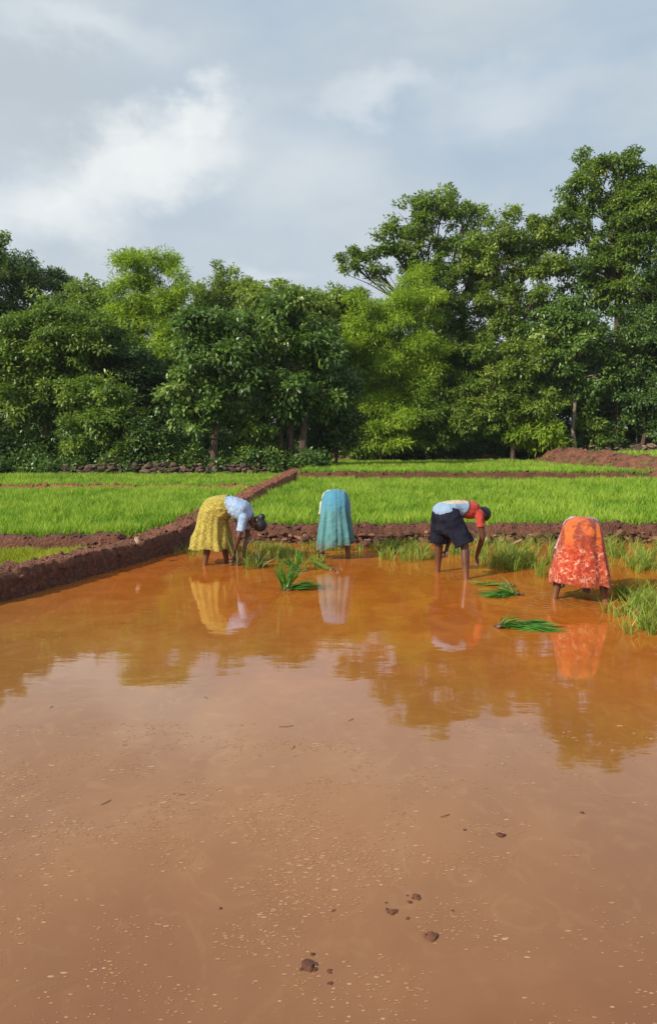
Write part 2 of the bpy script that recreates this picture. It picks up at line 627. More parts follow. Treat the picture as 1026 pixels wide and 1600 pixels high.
def poly_sample(pts, ds):
    out = []
    # catmull-rom through the points
    P = [Vector(p) for p in pts]
    P = [P[0] * 2 - P[1]] + P + [P[-1] * 2 - P[-2]]
    for i in range(1, len(P) - 2):
        n = max(2, int((P[i + 1] - P[i]).length / ds))
        for k in range(n):
            t = k / n
            a, b, c, d = P[i - 1], P[i], P[i + 1], P[i + 2]
            out.append(0.5 * ((2 * b) + (c - a) * t + (2 * a - 5 * b + 4 * c - d) * t * t + (3 * b - a - 3 * c + d) * t ** 3))
    out.append(P[-2])
    return out


def bund(name, pts, width, base, mat_, amp=0.05, ds=0.07, label=None, lumps=0, lump_r=(0.02, 0.06), top_w=0.55, nc=17):
    """pts: (x, y, z of the crest); a rough bank of dug earth along them"""
    P = poly_sample(pts, ds)
    acc = Acc()
    n = len(P)
    V = []
    for i, p in enumerate(P):
        d = (P[min(i + 1, n - 1)] - P[max(i - 1, 0)])
        d.z = 0
        d.normalize()
        s = Vector((d.y, -d.x, 0))
        w = width(i / (n - 1)) if callable(width) else width
        p = p + s * (0.07 * mnoise.noise(Vector((p.x * .7, p.y * .7, 6.0))) + 0.035 * mnoise.noise(Vector((p.x * 2.3, p.y * 2.3, 1.0))))
        w *= 1 + 0.22 * mnoise.noise(Vector((p.x * 0.9, p.y * 0.9, 3.3)))
        top = p.z + 0.05 * mnoise.noise(Vector((p.x * 0.8, p.y * 0.8, 9.0)))
        taper = min(1.0, i / 4, (n - 1 - i) / 4)
        for k in range(nc):
            u = -1 + 2 * k / (nc - 1)
            au = abs(u)
            prof = 1 - sstep(au, top_w, 1.0) - 0.12 * au * au * (au < top_w)
            z = base + (top - base) * float(prof) * (0.3 + 0.7 * taper)
            q = Vector((p.x, p.y, 0)) + s * (u * w * 0.5)
            q.z = z
            nz = mnoise.noise(q * 3.1) * 0.9 + mnoise.noise(q * 8.3) * 0.65 + mnoise.noise(q * 19.0) * 0.4 + abs(mnoise.noise(q * 5.2 + Vector((5, 5, 5)))) * 0.8
            o = s * (u * 0.8) + Vector((0, 0, 0.8))
            q = q + o * (nz * amp) + d * (mnoise.noise(q * 6.1 + Vector((1, 7, 2))) * amp * 0.8)
            V.append(tuple(q))
    Q = [[i * nc + k, i * nc + k + 1, (i + 1) * nc + k + 1, (i + 1) * nc + k] for i in range(n - 1) for k in range(nc - 1)]
    acc.add(V, Q)
    VV = np.array(V).reshape(n, nc, 3)
    for _ in range(lumps):
        i = rnd.randrange(n); k = rnd.randrange(2, nc - 2)
        r = rnd.uniform(*lump_r) * (1.6 if rnd.random() < 0.12 else 1)
        add_rock(acc, VV[i, k] + np.array((0, 0, r * 0.1)), r, PROTO_LO if r < 0.05 else PROTO)
    o = link(name, acc.mesh(name), mat_)
    tag(o, label, kind='structure')
    return o


def C3(x, y, dz=0.0, z=None):
    return (x, y, (float(height(x, y)) if z is None else z) + dz)


# the long bund running away from the left foreground
zc = [0.27, 0.27, 0.27, 0.28, 0.30, 0.36, 0.40, 0.50, 0.70]
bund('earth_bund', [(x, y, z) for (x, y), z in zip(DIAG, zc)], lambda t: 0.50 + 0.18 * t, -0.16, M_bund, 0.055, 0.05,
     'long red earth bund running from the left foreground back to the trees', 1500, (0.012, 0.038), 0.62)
# bund behind the workers, stone faced on its water side
bund('earth_bund', [(-2.5, 13.1, 0.28), (0, 13.05, 0.27), (3, 13.1, 0.29), (7, 13.15, 0.27), (12, 13.3, 0.28), (18, 13.4, 0.28)], 0.52, -0.15, M_wetsoil,
     0.065, 0.05, 'stone-faced earth bund behind the workers across the paddy', 700, (0.02, 0.05))
bund('earth_bund', [(-2.9, 11.5, 0.30), (-5, 11.45, 0.29), (-8, 11.3, 0.28), (-13, 11.2, 0.28)], 0.42, -0.02, M_wetsoil,
     0.045, 0.06, 'low earth bund crossing the left rice field', 300, (0.02, 0.045))
bund('earth_bund', [(-2.0, 23.1, 0.38), (-6, 23.2, 0.37), (-11, 23.0, 0.40), (-18, 22.8, 0.42)], 0.40, 0.08, M_bund,
     0.05, 0.12, 'far earth bund across the left rice fields', 250, (0.03, 0.07))
bund('earth_bund', [(-1.6, 29.1, 0.53), (3, 29.15, 0.52), (7, 29.2, 0.52), (11.5, 29.1, 0.50)], 0.22, 0.10, M_wetsoil,
     0.045, 0.14, 'thin dark earth bund across the right rice fields', 150, (0.03, 0.06))


def build_redbank():
    """bare red slope of the terrace on the right"""
    V = []
    ys = np.arange(21.0, 49.0, 0.16)
    us = np.linspace(-1.0, 1.0, 26)
    for y in ys:
        bx = float(bank_x(y))
        for u in us:
            x = bx + 0.35 + u * 1.9
            z = float(height(x, y)) + 0.05 * (1 - abs(u)) + 0.20 * math.exp(-((u - 0.25) / 0.35) ** 2) * (1 + 0.8 * mnoise.noise(Vector((0.3, y * 0.55, 2.0))))
            q = Vector((x, y, z))
            e = min(1, (1 - abs(u)) * 5)
            q.z += e * (0.12 * mnoise.noise(q * 1.3) + 0.14 * mnoise.noise(q * 3.0) + 0.10 * mnoise.noise(q * 7.0)) - 0.05 * (1 - e)
            V.append(tuple(q))
    nx = len(us)
    Q = [[j * nx + i, j * nx + i + 1, (j + 1) * nx + i + 1, (j + 1) * nx + i] for j in range(len(ys) - 1) for i in range(nx - 1)]
    acc = Acc()
    acc.add(V, Q)
    VV = np.array(V).reshape(-1, 3)
    for _ in range(1600):
        add_rock(acc, VV[rnd.randrange(len(VV))], rnd.uniform(0.03, 0.14), PROTO_LO)
    o = link('earth_bank', acc.mesh('earth_bank'), M_redbank)
    tag(o, 'bare red earth bank sloping up on the right', kind='structure')


build_redbank()


# ------------------------------------------------------------------ stone walls
def stone_wall(path, rows, size, mat_, label, base_dz=0.0, gap=1.0, depth=1, jitter=0.35, zf=None, cat='wall', name='stone_wall'):
    acc = Acc()
    P = poly_sample(path, 0.05)
    L = 0.0
    nxt = [0.0] * rows
    for i in range(1, len(P)):
        L += (P[i] - P[i - 1]).length
        p = P[i]
        for r in range(rows):
            if L < nxt[r]: continue
            s = size * rnd.choice((0.5, 0.7, 0.9, 1.1, 1.6))
            nxt[r] = L + s * 1.45 * gap * rnd.uniform(0.8, 1.3)
            if r == rows - 1 and rnd.random() < 0.35: continue
            zb = p.z if zf is None else zf(p.x, p.y)
            for dd in range(depth):
                c = (p.x + rnd.uniform(-1, 1) * size * jitter, p.y + r * size * 0.35 + dd * size * 1.2 + rnd.uniform(-1, 1) * size * jitter,
                     zb + base_dz + size * (0.35 + r * 0.85) + rnd.uniform(-1, 1) * size * 0.2)
                add_rock(acc, c, (s * rnd.uniform(.9, 1.6), s * rnd.uniform(.7, 1.0), s * rnd.uniform(.38, .8)), PROTO, rnd.random() ** 1.9, 0.45)
    o = link(name, acc.mesh(name), mat_, smooth=False)
    tag(o, label, cat)
    return o


stone_wall([(-1.9, 12.83, 0), (0, 12.77, 0), (3, 12.81, 0), (7, 12.87, 0), (12, 13.02, 0)], 5, 0.056, M_facing,
           'rough stone facing on the water side of the bund behind the four workers', -0.04, 1.15, 1, 0.75)
zf = lambda x, y: float(height(x, y))
stone_wall([(-11.0, 31.9, 0), (-7, 32.0, 0), (-4.4, 31.8, 0), (-2.2, 32.4, 0)], 5, 0.12, M_stone_dark,
           'tumbled dry stone wall at the foot of the left trees beyond the rice', 0.0, 1.0, 2, 0.5, zf)
stone_wall([(-0.2, 45.4, 0), (4, 45.5, 0), (8, 45.3, 0), (11.3, 45.6, 0)], 3, 0.17, M_stone_dark,
           'low dark stone wall along the far edge of the right rice field', 0.0, 1.0, 2, 0.5, zf)
stone_wall([(12.6, 47.3, 0), (16, 46.2, 0), (20, 44.6, 0), (26, 43.5, 0)], 3, 0.18, M_stone_dark,
           'stone wall on top of the red bank under the tallest trees', 0.0, 1.0, 2, 0.5, zf)


def single_stone(px, py, z, s, m, label, group=None, sz=None):
    acc = Acc()
    add_rock(acc, (0, 0, 0), sz or s, PROTO, rnd.random())
    p = at(px, py, z)
    o = link('stone', acc.mesh('stone'), m, None, p, smooth=False)
    tag(o, label, 'stone', group)


single_stone(214, 845, 0.33, 0.06, M_stone_pale, 'small pale upright stone at the meeting of the two left bunds', None, (0.045, 0.04, 0.075))
single_stone(752, 846, 0.05, 0.09, M_stone_pale, 'flat pale grey slab by the water just right of the stooping man', None, (0.20, 0.13, 0.035))
single_stone(800, 852, 0.02, 0.09, M_stone_pale, 'flat grey slab at the waterline between the man and the orange skirt', None, (0.24, 0.10, 0.03))
single_stone(606, 838, 0.16, 0.07, M_facing, 'rounded tan rock in the bund right of the teal skirt')
single_stone(570, 850, 0.05, 0.09, M_facing, 'tan boulder at the water edge beside the teal skirt', None, (0.13, 0.1, 0.09))
single_stone(539, 704, 0.75, 0.09, M_stone, 'lone brown rock at the far left end of the right field wall', None, (0.3, 0.25, 0.2))
single_stone(790, 706, 0.95, 0.09, M_stone_pale, 'pale rounded rock on the far wall where the red bank begins', None, (0.30, 0.25, 0.22))
single_stone(900, 694, 1.2, 0.09, M_stone_pale, 'long pale rock on the red bank below the thin pale trunk', None, (0.45, 0.3, 0.16))


# ------------------------------------------------------------------ rice and grass blades
def blades(acc, base, h, w, lean=0.25, bend=0.35, tone=None, droop=0.0):
    n = len(base)
    a = rng.uniform(0, 2 * np.pi, n)
    l = np.abs(rng.normal(0, lean, n))
    dirv = np.stack([np.cos(a) * l, np.sin(a) * l, np.ones(n)], 1)
    dirv /= np.linalg.norm(dirv, axis=1)[:, None]
    side_a = rng.uniform(0, np.pi, n)
    side = np.stack([np.cos(side_a), np.sin(side_a), np.zeros(n)], 1)
    h = np.broadcast_to(h, (n,)) * rng.uniform(0.7, 1.15, n)
    w = np.broadcast_to(w, (n,)) * rng.uniform(0.7, 1.3, n)
    mid = base + dirv * (h * 0.55)[:, None]
    out = np.stack([np.cos(a), np.sin(a), np.zeros(n)], 1)
    tip = mid + (dirv * (h * 0.45)[:, None]) + out * (h * bend * rng.uniform(0.1, 1.0, n))[:, None] - np.array([0, 0, 1.0]) * (h * droop * rng.uniform(0, 1, n))[:, None]
    V = np.stack([base - side * w[:, None] * .4, base + side * w[:, None] * .4, mid + side * w[:, None] * .5, mid - side * w[:, None] * .5, tip], 1)
    i = np.arange(n)[:, None] * 5
    tone = rng.beta(2, 2, n) if tone is None else tone
    T = np.repeat(tone, 5).reshape(n, 5).copy()
    T[:, 4] = np.clip(T[:, 4] + 0.25, 0, 1)
    acc.add(V.reshape(-1, 3), i + np.array([[0, 1, 2, 3]]), i + np.array([[3, 2, 4]]), T.ravel())


def patch_noise(x, y, s, off=0.0):
    return np.array([mnoise.noise(Vector((a * s, b * s, off))) for a, b in zip(x, y)])


def rice_field(name, label, inside, box, n_fn, h, w, m, zoff=0.0, tufts=5, hfun=None, lean=0.2, kind='stuff'):
    x0, x1, y0, y1 = box
    N = n_fn
    # clumps, each of a few blades; nearer ground gets more of them
    yy = y0 + (y1 - y0) * rng.power(0.8, N)
    xx = rng.uniform(x0, x1, N)
    ok = inside(xx, yy)
    xx, yy = xx[ok], yy[ok]
    pn = patch_noise(xx, yy, 0.55)
    pn2 = patch_noise(xx, yy, 2.2, 5.0)
    ok = pn2 + rng.uniform(-0.45, 0.45, len(xx)) > -0.42
    xx, yy, pn, pn2 = xx[ok], yy[ok], pn[ok], pn2[ok]
    hh = h * (1 + 0.22 * pn + 0.38 * pn2)
    tone = np.clip(0.48 + 0.35 * pn + 0.34 * pn2 + rng.normal(0, 0.17, len(xx)), 0, 1)
    acc = Acc()
    z = height(xx, yy) if hfun is None else hfun(xx, yy)
    for k in range(tufts):
        jx = xx + rng.normal(0, 0.02, len(xx)); jy = yy + rng.normal(0, 0.02, len(xx))
        base = np.stack([jx, jy, z + zoff], 1)
        wd = w * (1 + 0.02 * np.clip(yy - 14, 0, 40))
        blades(acc, base, hh, wd, lean, 0.35, np.clip(tone + rng.normal(0, 0.15, len(xx)), 0, 1))
    o = link(name, acc.mesh(name), m, smooth=False)
    tag(o, label, 'rice', kind=kind)
    return o


def vis(x, y, mrg=1.5):
    return np.abs(x) < (0.43 * y + mrg)


rice_field('rice_crop', 'bright green young rice filling the near right field behind the bund',
           lambda x, y: (x > diag_x(y) + 0.42) & (x < bank_x(y) - 0.4) & vis(x, y), (-3, 17, 13.3, 29.0), 36000, 0.27, 0.014, M_rice, -0.02, 5)
rice_field('rice_crop', 'bright green rice in the far right field below the wood',
           lambda x, y: (x > diag_x(y) + 0.4) & (x < bank_x(y) - 0.5) & vis(x, y), (-2, 14, 29.45, 45.3), 20000, 0.24, 0.017, M_rice, -0.02, 4)
rice_field('rice_crop', 'bright green rice in the broad left field beyond the cross bund',
           lambda x, y: (x < diag_x(y) - 0.42) & vis(x, y), (-13, -1.5, 11.75, 22.85), 26000, 0.26, 0.014, M_rice, -0.02, 5)
rice_field('rice_crop', 'strip of green rice in front of the left stone wall',
           lambda x, y: (x < diag_x(y) - 0.4) & vis(x, y), (-17, -1, 23.5, 31.6), 16000, 0.22, 0.015, M_rice, -0.02, 4)
rice_field('rice_crop', 'yellowish short rice in the corner field beside the left bund',
           lambda x, y: (x < diag_x(y) - 0.27) & vis(x, y), (-8, -2.8, 5.5, 11.2), 26000, 0.15, 0.008, M_rice_yellow, -0.01, 5)
rice_field('rice_crop', 'green rice on the terrace above the red bank',
           lambda x, y: (x > bank_x(y) + 2.3) & vis(x, y, 3), (12, 26, 26, 44), 9000, 0.24, 0.018, M_rice, -0.02, 4)
# grass on bund shoulders
rice_field('bund_grass', 'thin grass growing along the shoulders of the earth bunds',
           lambda x, y: (((np.abs(y - 13.42) < 0.12) & (x > -2.3)) | ((np.abs(x - diag_x(y) - 0.42) < 0.10) & (y > 13.2)) | ((np.abs(x - diag_x(y) + 0.34) < 0.10) & (y > 6) & (y < 33))
                         | ((np.abs(y - 11.72) < 0.08) & (x < -2.9)) | ((np.abs(y - 28.9) < 0.12) & (x > -1) & (x < 11))) & vis(x, y),
           (-13, 12, 6, 34), 60000, 0.18, 0.010, M_rice_wet, 0.0, 3)


def wet_rice():
    """seedlings already standing in the water on the right, and the thin ones along the bund"""
    xs, ys, hs = [], [], []
    def band(n, px0, px1, py0, py1, h, keep=lambda a, b: True, dens=1.0):
        for _ in range(n):
            a, b = rnd.uniform(px0, px1), rnd.uniform(py0, py1)
            if not keep(a, b): continue
            p = at(a, b)
            if mnoise.noise(Vector((p.x * 1.2, p.y * 1.2, 4.0))) + rnd.uniform(-.5, .5) * 0.9 < -0.25 / dens + 0.1: continue
            if p.y > 12.72: continue
            xs.append(p.x); ys.append(p.y); hs.append(h * rnd.uniform(0.7, 1.15))
    band(560, 740, 1060, 852, 912, 0.27, lambda a, b: not (850 < a < 962 and b > 885) and b < 872 + (a - 748) * 0.20 + 12, 2.0)
    band(120, 590, 760, 853, 880, 0.23, lambda a, b: b < 880 and not (640 < a < 700 and b > 876), 1.0)
    band(150, 385, 505, 855, 890, 0.20, lambda a, b: True, 1.1)
    band(50, 505, 600, 853, 862, 0.14)
    band(300, 915, 1070, 928, 992, 0.20, lambda a, b: rnd.random() < (a - 928) / 60 and b < 945 + (a - 915) * 0.6 + rnd.uniform(-8, 8), 1.3)
    band(60, 270, 320, 852, 872, 0.14)
    xs_, ys_, hs_ = np.array(xs), np.array(ys), np.array(hs)
    acc = Acc()
    tone = rng.beta(2, 2, len(xs_))
    for k in range(13):
        base = np.stack([xs_ + rng.normal(0, 0.022, len(xs_)), ys_ + rng.normal(0, 0.022, len(xs_)), np.full(len(xs_), -0.05)], 1)
        blades(acc, base, hs_ + 0.05, 0.0085, 0.30, 0.5, np.clip(tone + rng.normal(0, .2, len(xs_)), 0, 1), 0.15)
    o = link('rice_seedlings', acc.mesh('rice_seedlings'), M_rice_wet, smooth=False)
    tag(o, 'newly planted rice seedlings standing in the muddy water on the right', 'rice', kind='stuff')


wet_rice()


# ------------------------------------------------------------------ seedling bundles
def strand(acc, p, d, L, w, sag, tone, seg=6, flat=None):
    """one long narrow leaf that bends under its own weight"""
    p, d = Vector(p), Vector(d).normalized()
    side = d.cross(Vector((0, 0, 1)))
    if side.length < 0.1: side = Vector((1, 0, 0))
    side = (Matrix.Rotation(rnd.uniform(-0.9, 0.9), 3, d) @ side.normalized())
    V = []
    q = p.copy()
    for i in range(seg + 1):
        t = i / seg
        ww = w * (0.55 + 0.9 * t) if t < 0.5 else w * (1.0 - (t - 0.5) * 1.9)
        ww = max(ww, w * 0.05)
        V += [tuple(q - side * ww * 0.5), tuple(q + side * ww * 0.5)]
        d = (d + Vector((0, 0, -sag / seg))).normalized()
        q = q + d * (L / seg)
        if q.z < flat if flat is not None else False:
            q.z = flat + rnd.uniform(0, 0.006)
            d.z = max(d.z, 0)
    Q = [[2 * i, 2 * i + 1, 2 * i + 3, 2 * i + 2] for i in range(seg)]
    acc.add(V, Q, tone=tone)


def bundle(px, py, label, heads, L=0.32, n=70, roots=True, m=None, w=0.012, z=0.0, loc=None, run=0.14):
    """heads: list of (direction, spread, sag, share)"""
    p = loc if loc is not None else at(px, py, 0)
    root = empty('seedling_bundle', p)
    tag(root, label, 'seedlings', 'bundles of rice seedlings waiting to be planted')
    acc = Acc()
    for (d, spread, sag, share) in heads:
        d = Vector(d).normalized()
        for _ in range(int(n * share)):
            dd = d + Vector((rnd.gauss(0, spread), rnd.gauss(0, spread), abs(rnd.gauss(0, spread)) * 0.8))
            b = Vector((rnd.gauss(0, 0.024), rnd.gauss(0, 0.024), z + rnd.uniform(0.0, 0.03))) + Vector((d.x, d.y, 0)) * (rnd.uniform(0, run) if d.z < .4 else 0)
            strand(acc, b, dd, L * rnd.uniform(0.65, 1.1), w * rnd.uniform(.7, 1.2), sag * rnd.uniform(.5, 1.3), rnd.betavariate(2, 2), flat=0.004)
    link('leaves', acc.mesh('leaves'), m or M_bundle, root, smooth=False)
    if roots:
        acc = Acc()
        d0 = Vector(heads[0][0]); d0.z = 0
        if d0.length: d0.normalize()
        for k in range(13):
            c = -d0 * rnd.uniform(-0.05, 0.09) + Vector((rnd.gauss(0, .025), rnd.gauss(0, .025), rnd.uniform(-0.002, 0.03)))
            add_rock(acc, tuple(c), rnd.uniform(0.016, 0.032), PROTO_LO)
        for k in range(30):
            dd = -d0 + Vector((rnd.gauss(0, .6), rnd.gauss(0, .6), rnd.uniform(-.1, .3)))
            strand(acc, (0, 0, 0.012), dd, rnd.uniform(.05, .10), 0.003, 0.8, 0.5, 4, flat=0.003)
        link('roots', acc.mesh('roots'), M_roots, root, smooth=False)
    return root


bundle(446, 922, 'largest fresh green bundle floating in front of the yellow and teal skirts',
       [((-0.35, 0.1, 1.0), .22, .5, .30), ((1.0, 0.1, .30), .18, .5, .55), ((0.35, 0.1, .9), .22, .7, .30)], 0.32, 170, w=0.015)
bundle(462, 893, 'upright green bundle standing just behind the largest floating one',
       [((-0.75, 0.1, 0.75), .22, .6, .6), ((0.15, 0.1, 1.0), .25, .6, .4)], 0.32, 80)
bundle(520, 892, 'thin pale bundle lying on the water in front of the teal skirt',
       [((-0.75, 0.5, .35), .09, .2, 1.0)], 0.30, 26, True, M_rice_wet)
bundle(803, 930, 'fluffy green bundle lying flat nearest the stooping man',
       [((-1.0, 0.1, .10), .18, .8, .7), ((-.7, -.35, .12), .26, .8, .4), ((-.6, .3, .3), .3, .9, .3)], 0.30, 170)
bundle(788, 916, 'small muddy bundle with bare roots behind the fluffy green one',
       [((-1.0, 0.25, .12), .12, .4, .8)], 0.28, 50, True, M_rice_wet)
b5 = bundle(786, 981, 'long dark green bundle floating lowest, in front of the orange skirt',
            [((1.0, 0.10, .10), .09, .9, .6), ((.9, 0.35, .16), .14, 1.1, .35), ((.95, -.25, .12), .14, 1.0, .35), ((.4, .1, .5), .3, 2.0, .15)], 0.30, 260, w=0.013, run=0.30)
bundle(405, 886, 'muddy bunch of seedlings standing right of the yellow skirted woman\'s hands',
       [((-.25, 0.0, 1.0), .20, .5, .5), ((.55, 0.1, .8), .20, .8, .5)], 0.26, 70, True, M_bundle_muddy)

# ------------------------------------------------------------------ clods, straws and foam on the foreground water
clods = [(650, 1402, 10, 'largest dark mud crumb of the upper cluster'), (640, 1410, 5, 'small dark crumb touching the lower left of the largest crumb in the upper cluster'),
         (636, 1399, 3, 'tiny crumb just left of the largest crumb in the upper cluster'),
         (611, 1425, 9, 'flat oval mud crumb left of the upper cluster'), (603, 1411, 3, 'tiny crumb above the flat oval mud crumb'),
         (637, 1435, 5, 'pale brown crumb below the upper cluster'),
         (671, 1465, 13, 'long dark mud crumb lying alone right of the swirl'), (480, 1510, 15, 'biggest mud lump, lowest in the foreground water'),
         (489, 1491, 5, 'small crumb just above the biggest mud lump'), (515, 1518, 6, 'angular crumb right of the biggest mud lump'),
         (516, 1536, 5, 'crumb below and right of the biggest mud lump'), (783, 1305, 8, 'dark mud crumb at the far right of the foreground'),
         (726, 1297, 4, 'tiny crumb left of the far right crumb'), (521, 1423, 4, 'single tiny crumb left of all the cluster crumbs'),
         (707, 1423, 3, 'pinhead crumb right of the upper cluster'), (345, 1420, 4, 'tiny crumb among the foam on the left'), (908, 1270, 4, 'lone tiny crumb near the right edge')]
for (px, py, r, lab) in clods:
    p = at(px, py)
    s = 0.66 * r * (p - cam.location).length / F
    acc = Acc()
    add_rock(acc, (0, 0, 0), (s * 1.05, s * 0.9, s * 0.36), PROTO_SOFT, 0.2, 0.2)
    for k in range(7 if r > 6 else 1):
        add_rock(acc, (s * rnd.uniform(-1.2, 1.2), s * rnd.uniform(-.8, .8), 0), s * rnd.uniform(.15, .42), PROTO_SOFT)
    o = link('mud_clod', acc.mesh('mud_clod'), M_wetclod, None, (p.x, p.y, s * 0.05))
    tag(o, lab, 'mud clod', 'mud crumbs poking out of the foreground water')

for (px, py, L, a, lab) in [(447, 1135, .09, .2, 'short straw floating in the middle of the pink reflection'), (548, 1125, .05, .9, 'tiny straw right of the middle straw'),
                       (280, 1241, .06, -.2, 'brown straw bit above the foam on the left'), (166, 1254, .06, 1.0, 'slanting straw bit at the left'),
                       (80, 1105, .04, 1.2, 'tiny straw near the left edge'), (322, 1090, .05, -.9, 'thin straw in the bright cloud reflection'),
                       (458, 1168, .05, 1.3, 'faint upright-looking straw below the middle straw'), (420, 1028, .12, .1, 'long twig floating where the tree reflections end'),
                       (695, 1275, .05, .5, 'straw bit right of centre above the mud crumbs')]:
    acc = Acc()
    d = Vector((math.cos(a), math.sin(a), 0))
    tube(acc, [-d * L / 2, Vector((0, 0, .002)) + d.cross(Vector((0, 0, 1))) * L * .08, d * L / 2], [0.0012, 0.0018, 0.001], 5)
    o = link('straw', acc.mesh('straw'), M_roots, None, at(px, py) + Vector((0, 0, 0.002)))
    tag(o, lab, 'straw', 'straw bits floating on the water')


def foam():
    m, nt, out = mat('foam')
    c = nt.ramp(attr(nt), [(0, (0.27, 0.13, 0.055)), (0.6, (0.32, 0.17, 0.080)), (1, (0.41, 0.26, 0.145))])
    pbsdf(nt, out, c, 0.5)
    acc = Acc()
    seg = 6
    N = 0
    tries = 0
    while N < 4600 and tries < 140000:
        tries += 1
        px, py = rnd.uniform(-40, 1070), 1130 + 470 * rnd.random()
        p = at(px, py)
        dens = 0.30 + 1.0 * mnoise.noise(Vector((p.x * 0.9, p.y * 0.8, 1.0))) + 1.5 * mnoise.noise(Vector((p.x * 3.4, p.y * 4.2, 7.0)))
        dens *= 1.25 - abs(py - 1290) / 360
        dens *= (0.35 + max(0, px) / 280) if px < 180 else 1.0 if px < 560 else max(0.22, 1 - (px - 560) / 420)
        if rnd.random() > dens * 0.75: continue
        s = min(2.0, rnd.lognormvariate(0, 0.40)) * 0.00100 * (p - cam.location).length
        a0 = rnd.uniform(0, 6.28)
        ex = rnd.uniform(1.0, 2.4)
        V = [(p.x, p.y, 0.0016 + s * .2)]
        for k in range(seg):
            t = 2 * math.pi * k / seg
            r = s * rnd.uniform(.7, 1.2)
            u, v = math.cos(t) * r * ex, math.sin(t) * r
            V.append((p.x + u, p.y + v * math.cos(a0 * .1), 0.0008))
        acc.add(V, tris=[[0, k + 1, (k + 1) % seg + 1] for k in range(seg)], tone=rnd.random())
        N += 1
    o = link('water_foam', acc.mesh('water_foam'), m)
    tag(o, 'pale foam flecks scattered over the foreground water', 'foam', kind='stuff')


foam()


# ------------------------------------------------------------------ trees
LEAVES = {  # length, width, leaves per clump, clump radius, droop, cover
    'broad': (0.245, 0.130, 26, 0.40, 0.55, 1.8),
    'dark': (0.18, 0.095, 36, 0.42, 0.25, 1.95),
    'bright': (0.24, 0.060, 42, 0.50, 0.40, 1.7),
    'mid': (0.20, 0.10, 32, 0.40, 0.35, 2.0),
    'olive': (0.21, 0.105, 30, 0.38, 0.45, 1.95),
}


def leaves_np(pos, out, L, W, droop, tone):
    n = len(pos)
    d = out + rng.normal(0, 0.65, (n, 3)) - np.array([0, 0, droop])
    d /= np.linalg.norm(d, axis=1)[:, None] + 1e-9
    up = np.array([0, 0, 1.0]) + out * 0.7 + rng.normal(0, 0.45, (n, 3))
    side = np.cross(d, up)
    side /= np.linalg.norm(side, axis=1)[:, None] + 1e-9
    nn = np.cross(side, d)
    l = (L * rng.uniform(0.6, 1.3, n))[:, None]
    w = (W * rng.uniform(0.7, 1.25, n))[:, None]
    m = pos + d * l * 0.45
    tip = pos + d * l - np.array([0, 0, 1]) * l * 0.12
    V = np.stack([pos, m + side * w * .5 + nn * w * .14, tip, m - side * w * .5 + nn * w * .14], 1)
    i = np.arange(n)[:, None] * 4
    return V.reshape(-1, 3), np.concatenate([i + np.array([[0, 1, 2]]), i + np.array([[0, 2, 3]])]), np.repeat(tone, 4)


def crown_acc(acc, c, rad, kind, dens=1.0, shell=0.45, lsc=1.0, seed=0.0):
    L, W, per, rc, droop, cover = LEAVES[kind]
    L, W = L * lsc, W * lsc
    rx, ry, rz = rad
    area = 4 * math.pi * ((rx * ry) ** 1.6 / 3 + (rx * rz) ** 1.6 / 3 + (ry * rz) ** 1.6 / 3) ** (1 / 1.6)
    nl = cover * dens * area / (L * W * 0.5)
    nc = max(6, int(nl / per))
    rm = (rx * ry * rz) ** (1 / 3)
    # the lobe is made of smaller boughs, each a leafy cushion with shade beneath it
    ns = int(np.clip(6 + area * 0.22, 7, 30))
    vs_ = rng.normal(0, 1, (ns, 3))
    vs_[:, 2] += 0.15
    vs_ /= np.linalg.norm(vs_, axis=1)[:, None]
    fr = np.array([1 + 0.45 * mnoise.noise(Vector(q * 1.9) + Vector((seed, c[0], c[2]))) for q in vs_])
    sc_ = vs_ * (fr * rng.uniform(0.55, 0.95, ns))[:, None] * np.array([rx, ry, rz])
    sr = rm * rng.uniform(0.22, 0.46, ns)
    wgt = sr ** 1.7
    pick = rng.choice(ns, nc, p=wgt / wgt.sum())
    v = rng.normal(0, 1, (nc, 3))
    v[:, 2] = np.where(rng.uniform(0, 1, nc) < 0.62, np.abs(v[:, 2]), v[:, 2])
    v /= np.linalg.norm(v, axis=1)[:, None]
    P = sc_[pick] + v * (sr[pick] * rng.uniform(0.55, 1.0, nc))[:, None] * np.array([1.1, 1.1, 0.72])
    inner = rng.uniform(0, 1, nc) < (0.26 if shell < .6 else 0.12)
    vi = rng.normal(0, 1, (nc, 3)); vi /= np.linalg.norm(vi, axis=1)[:, None]
    P = np.where(inner[:, None], vi * rng.uniform(0.2, 0.8, nc)[:, None] * np.array([rx, ry, rz]), P)
    # a few sprigs stand proud of the outline
    spr = rng.uniform(0, 1, nc) < 0.035
    P = np.where(spr[:, None], P + np.array([0, 0, 1.0]) * rng.uniform(0.1, 0.45, nc)[:, None] * rm, P)
    v = v * 0.8 + vs_[pick] * 0.4
    ct = np.clip(rng.normal(0.36, 0.13, len(P)) + rng.normal(0, 0.15, ns)[pick], 0, 1)
    k = per
    pos = np.repeat(P, k, 0)
    o = rng.normal(0, 1, pos.shape)
    o /= np.linalg.norm(o, axis=1)[:, None]
    rr = rc * rng.uniform(0.7, 1.3, len(P))
    q = pos + o * (np.repeat(rr, k) * rng.uniform(0.25, 1.0, len(pos)))[:, None] * np.array([1.0, 1.0, 0.62])
    outd = o * 0.8 + np.repeat(v, k, 0) * 0.7
    tone = np.clip(np.repeat(ct, k) + rng.normal(0, 0.14, len(pos)), 0, 1)
    V, T, tn = leaves_np(q + np.array(c), outd, L, W, droop, tone)
    acc.add(V, tris=T, tone=tn)


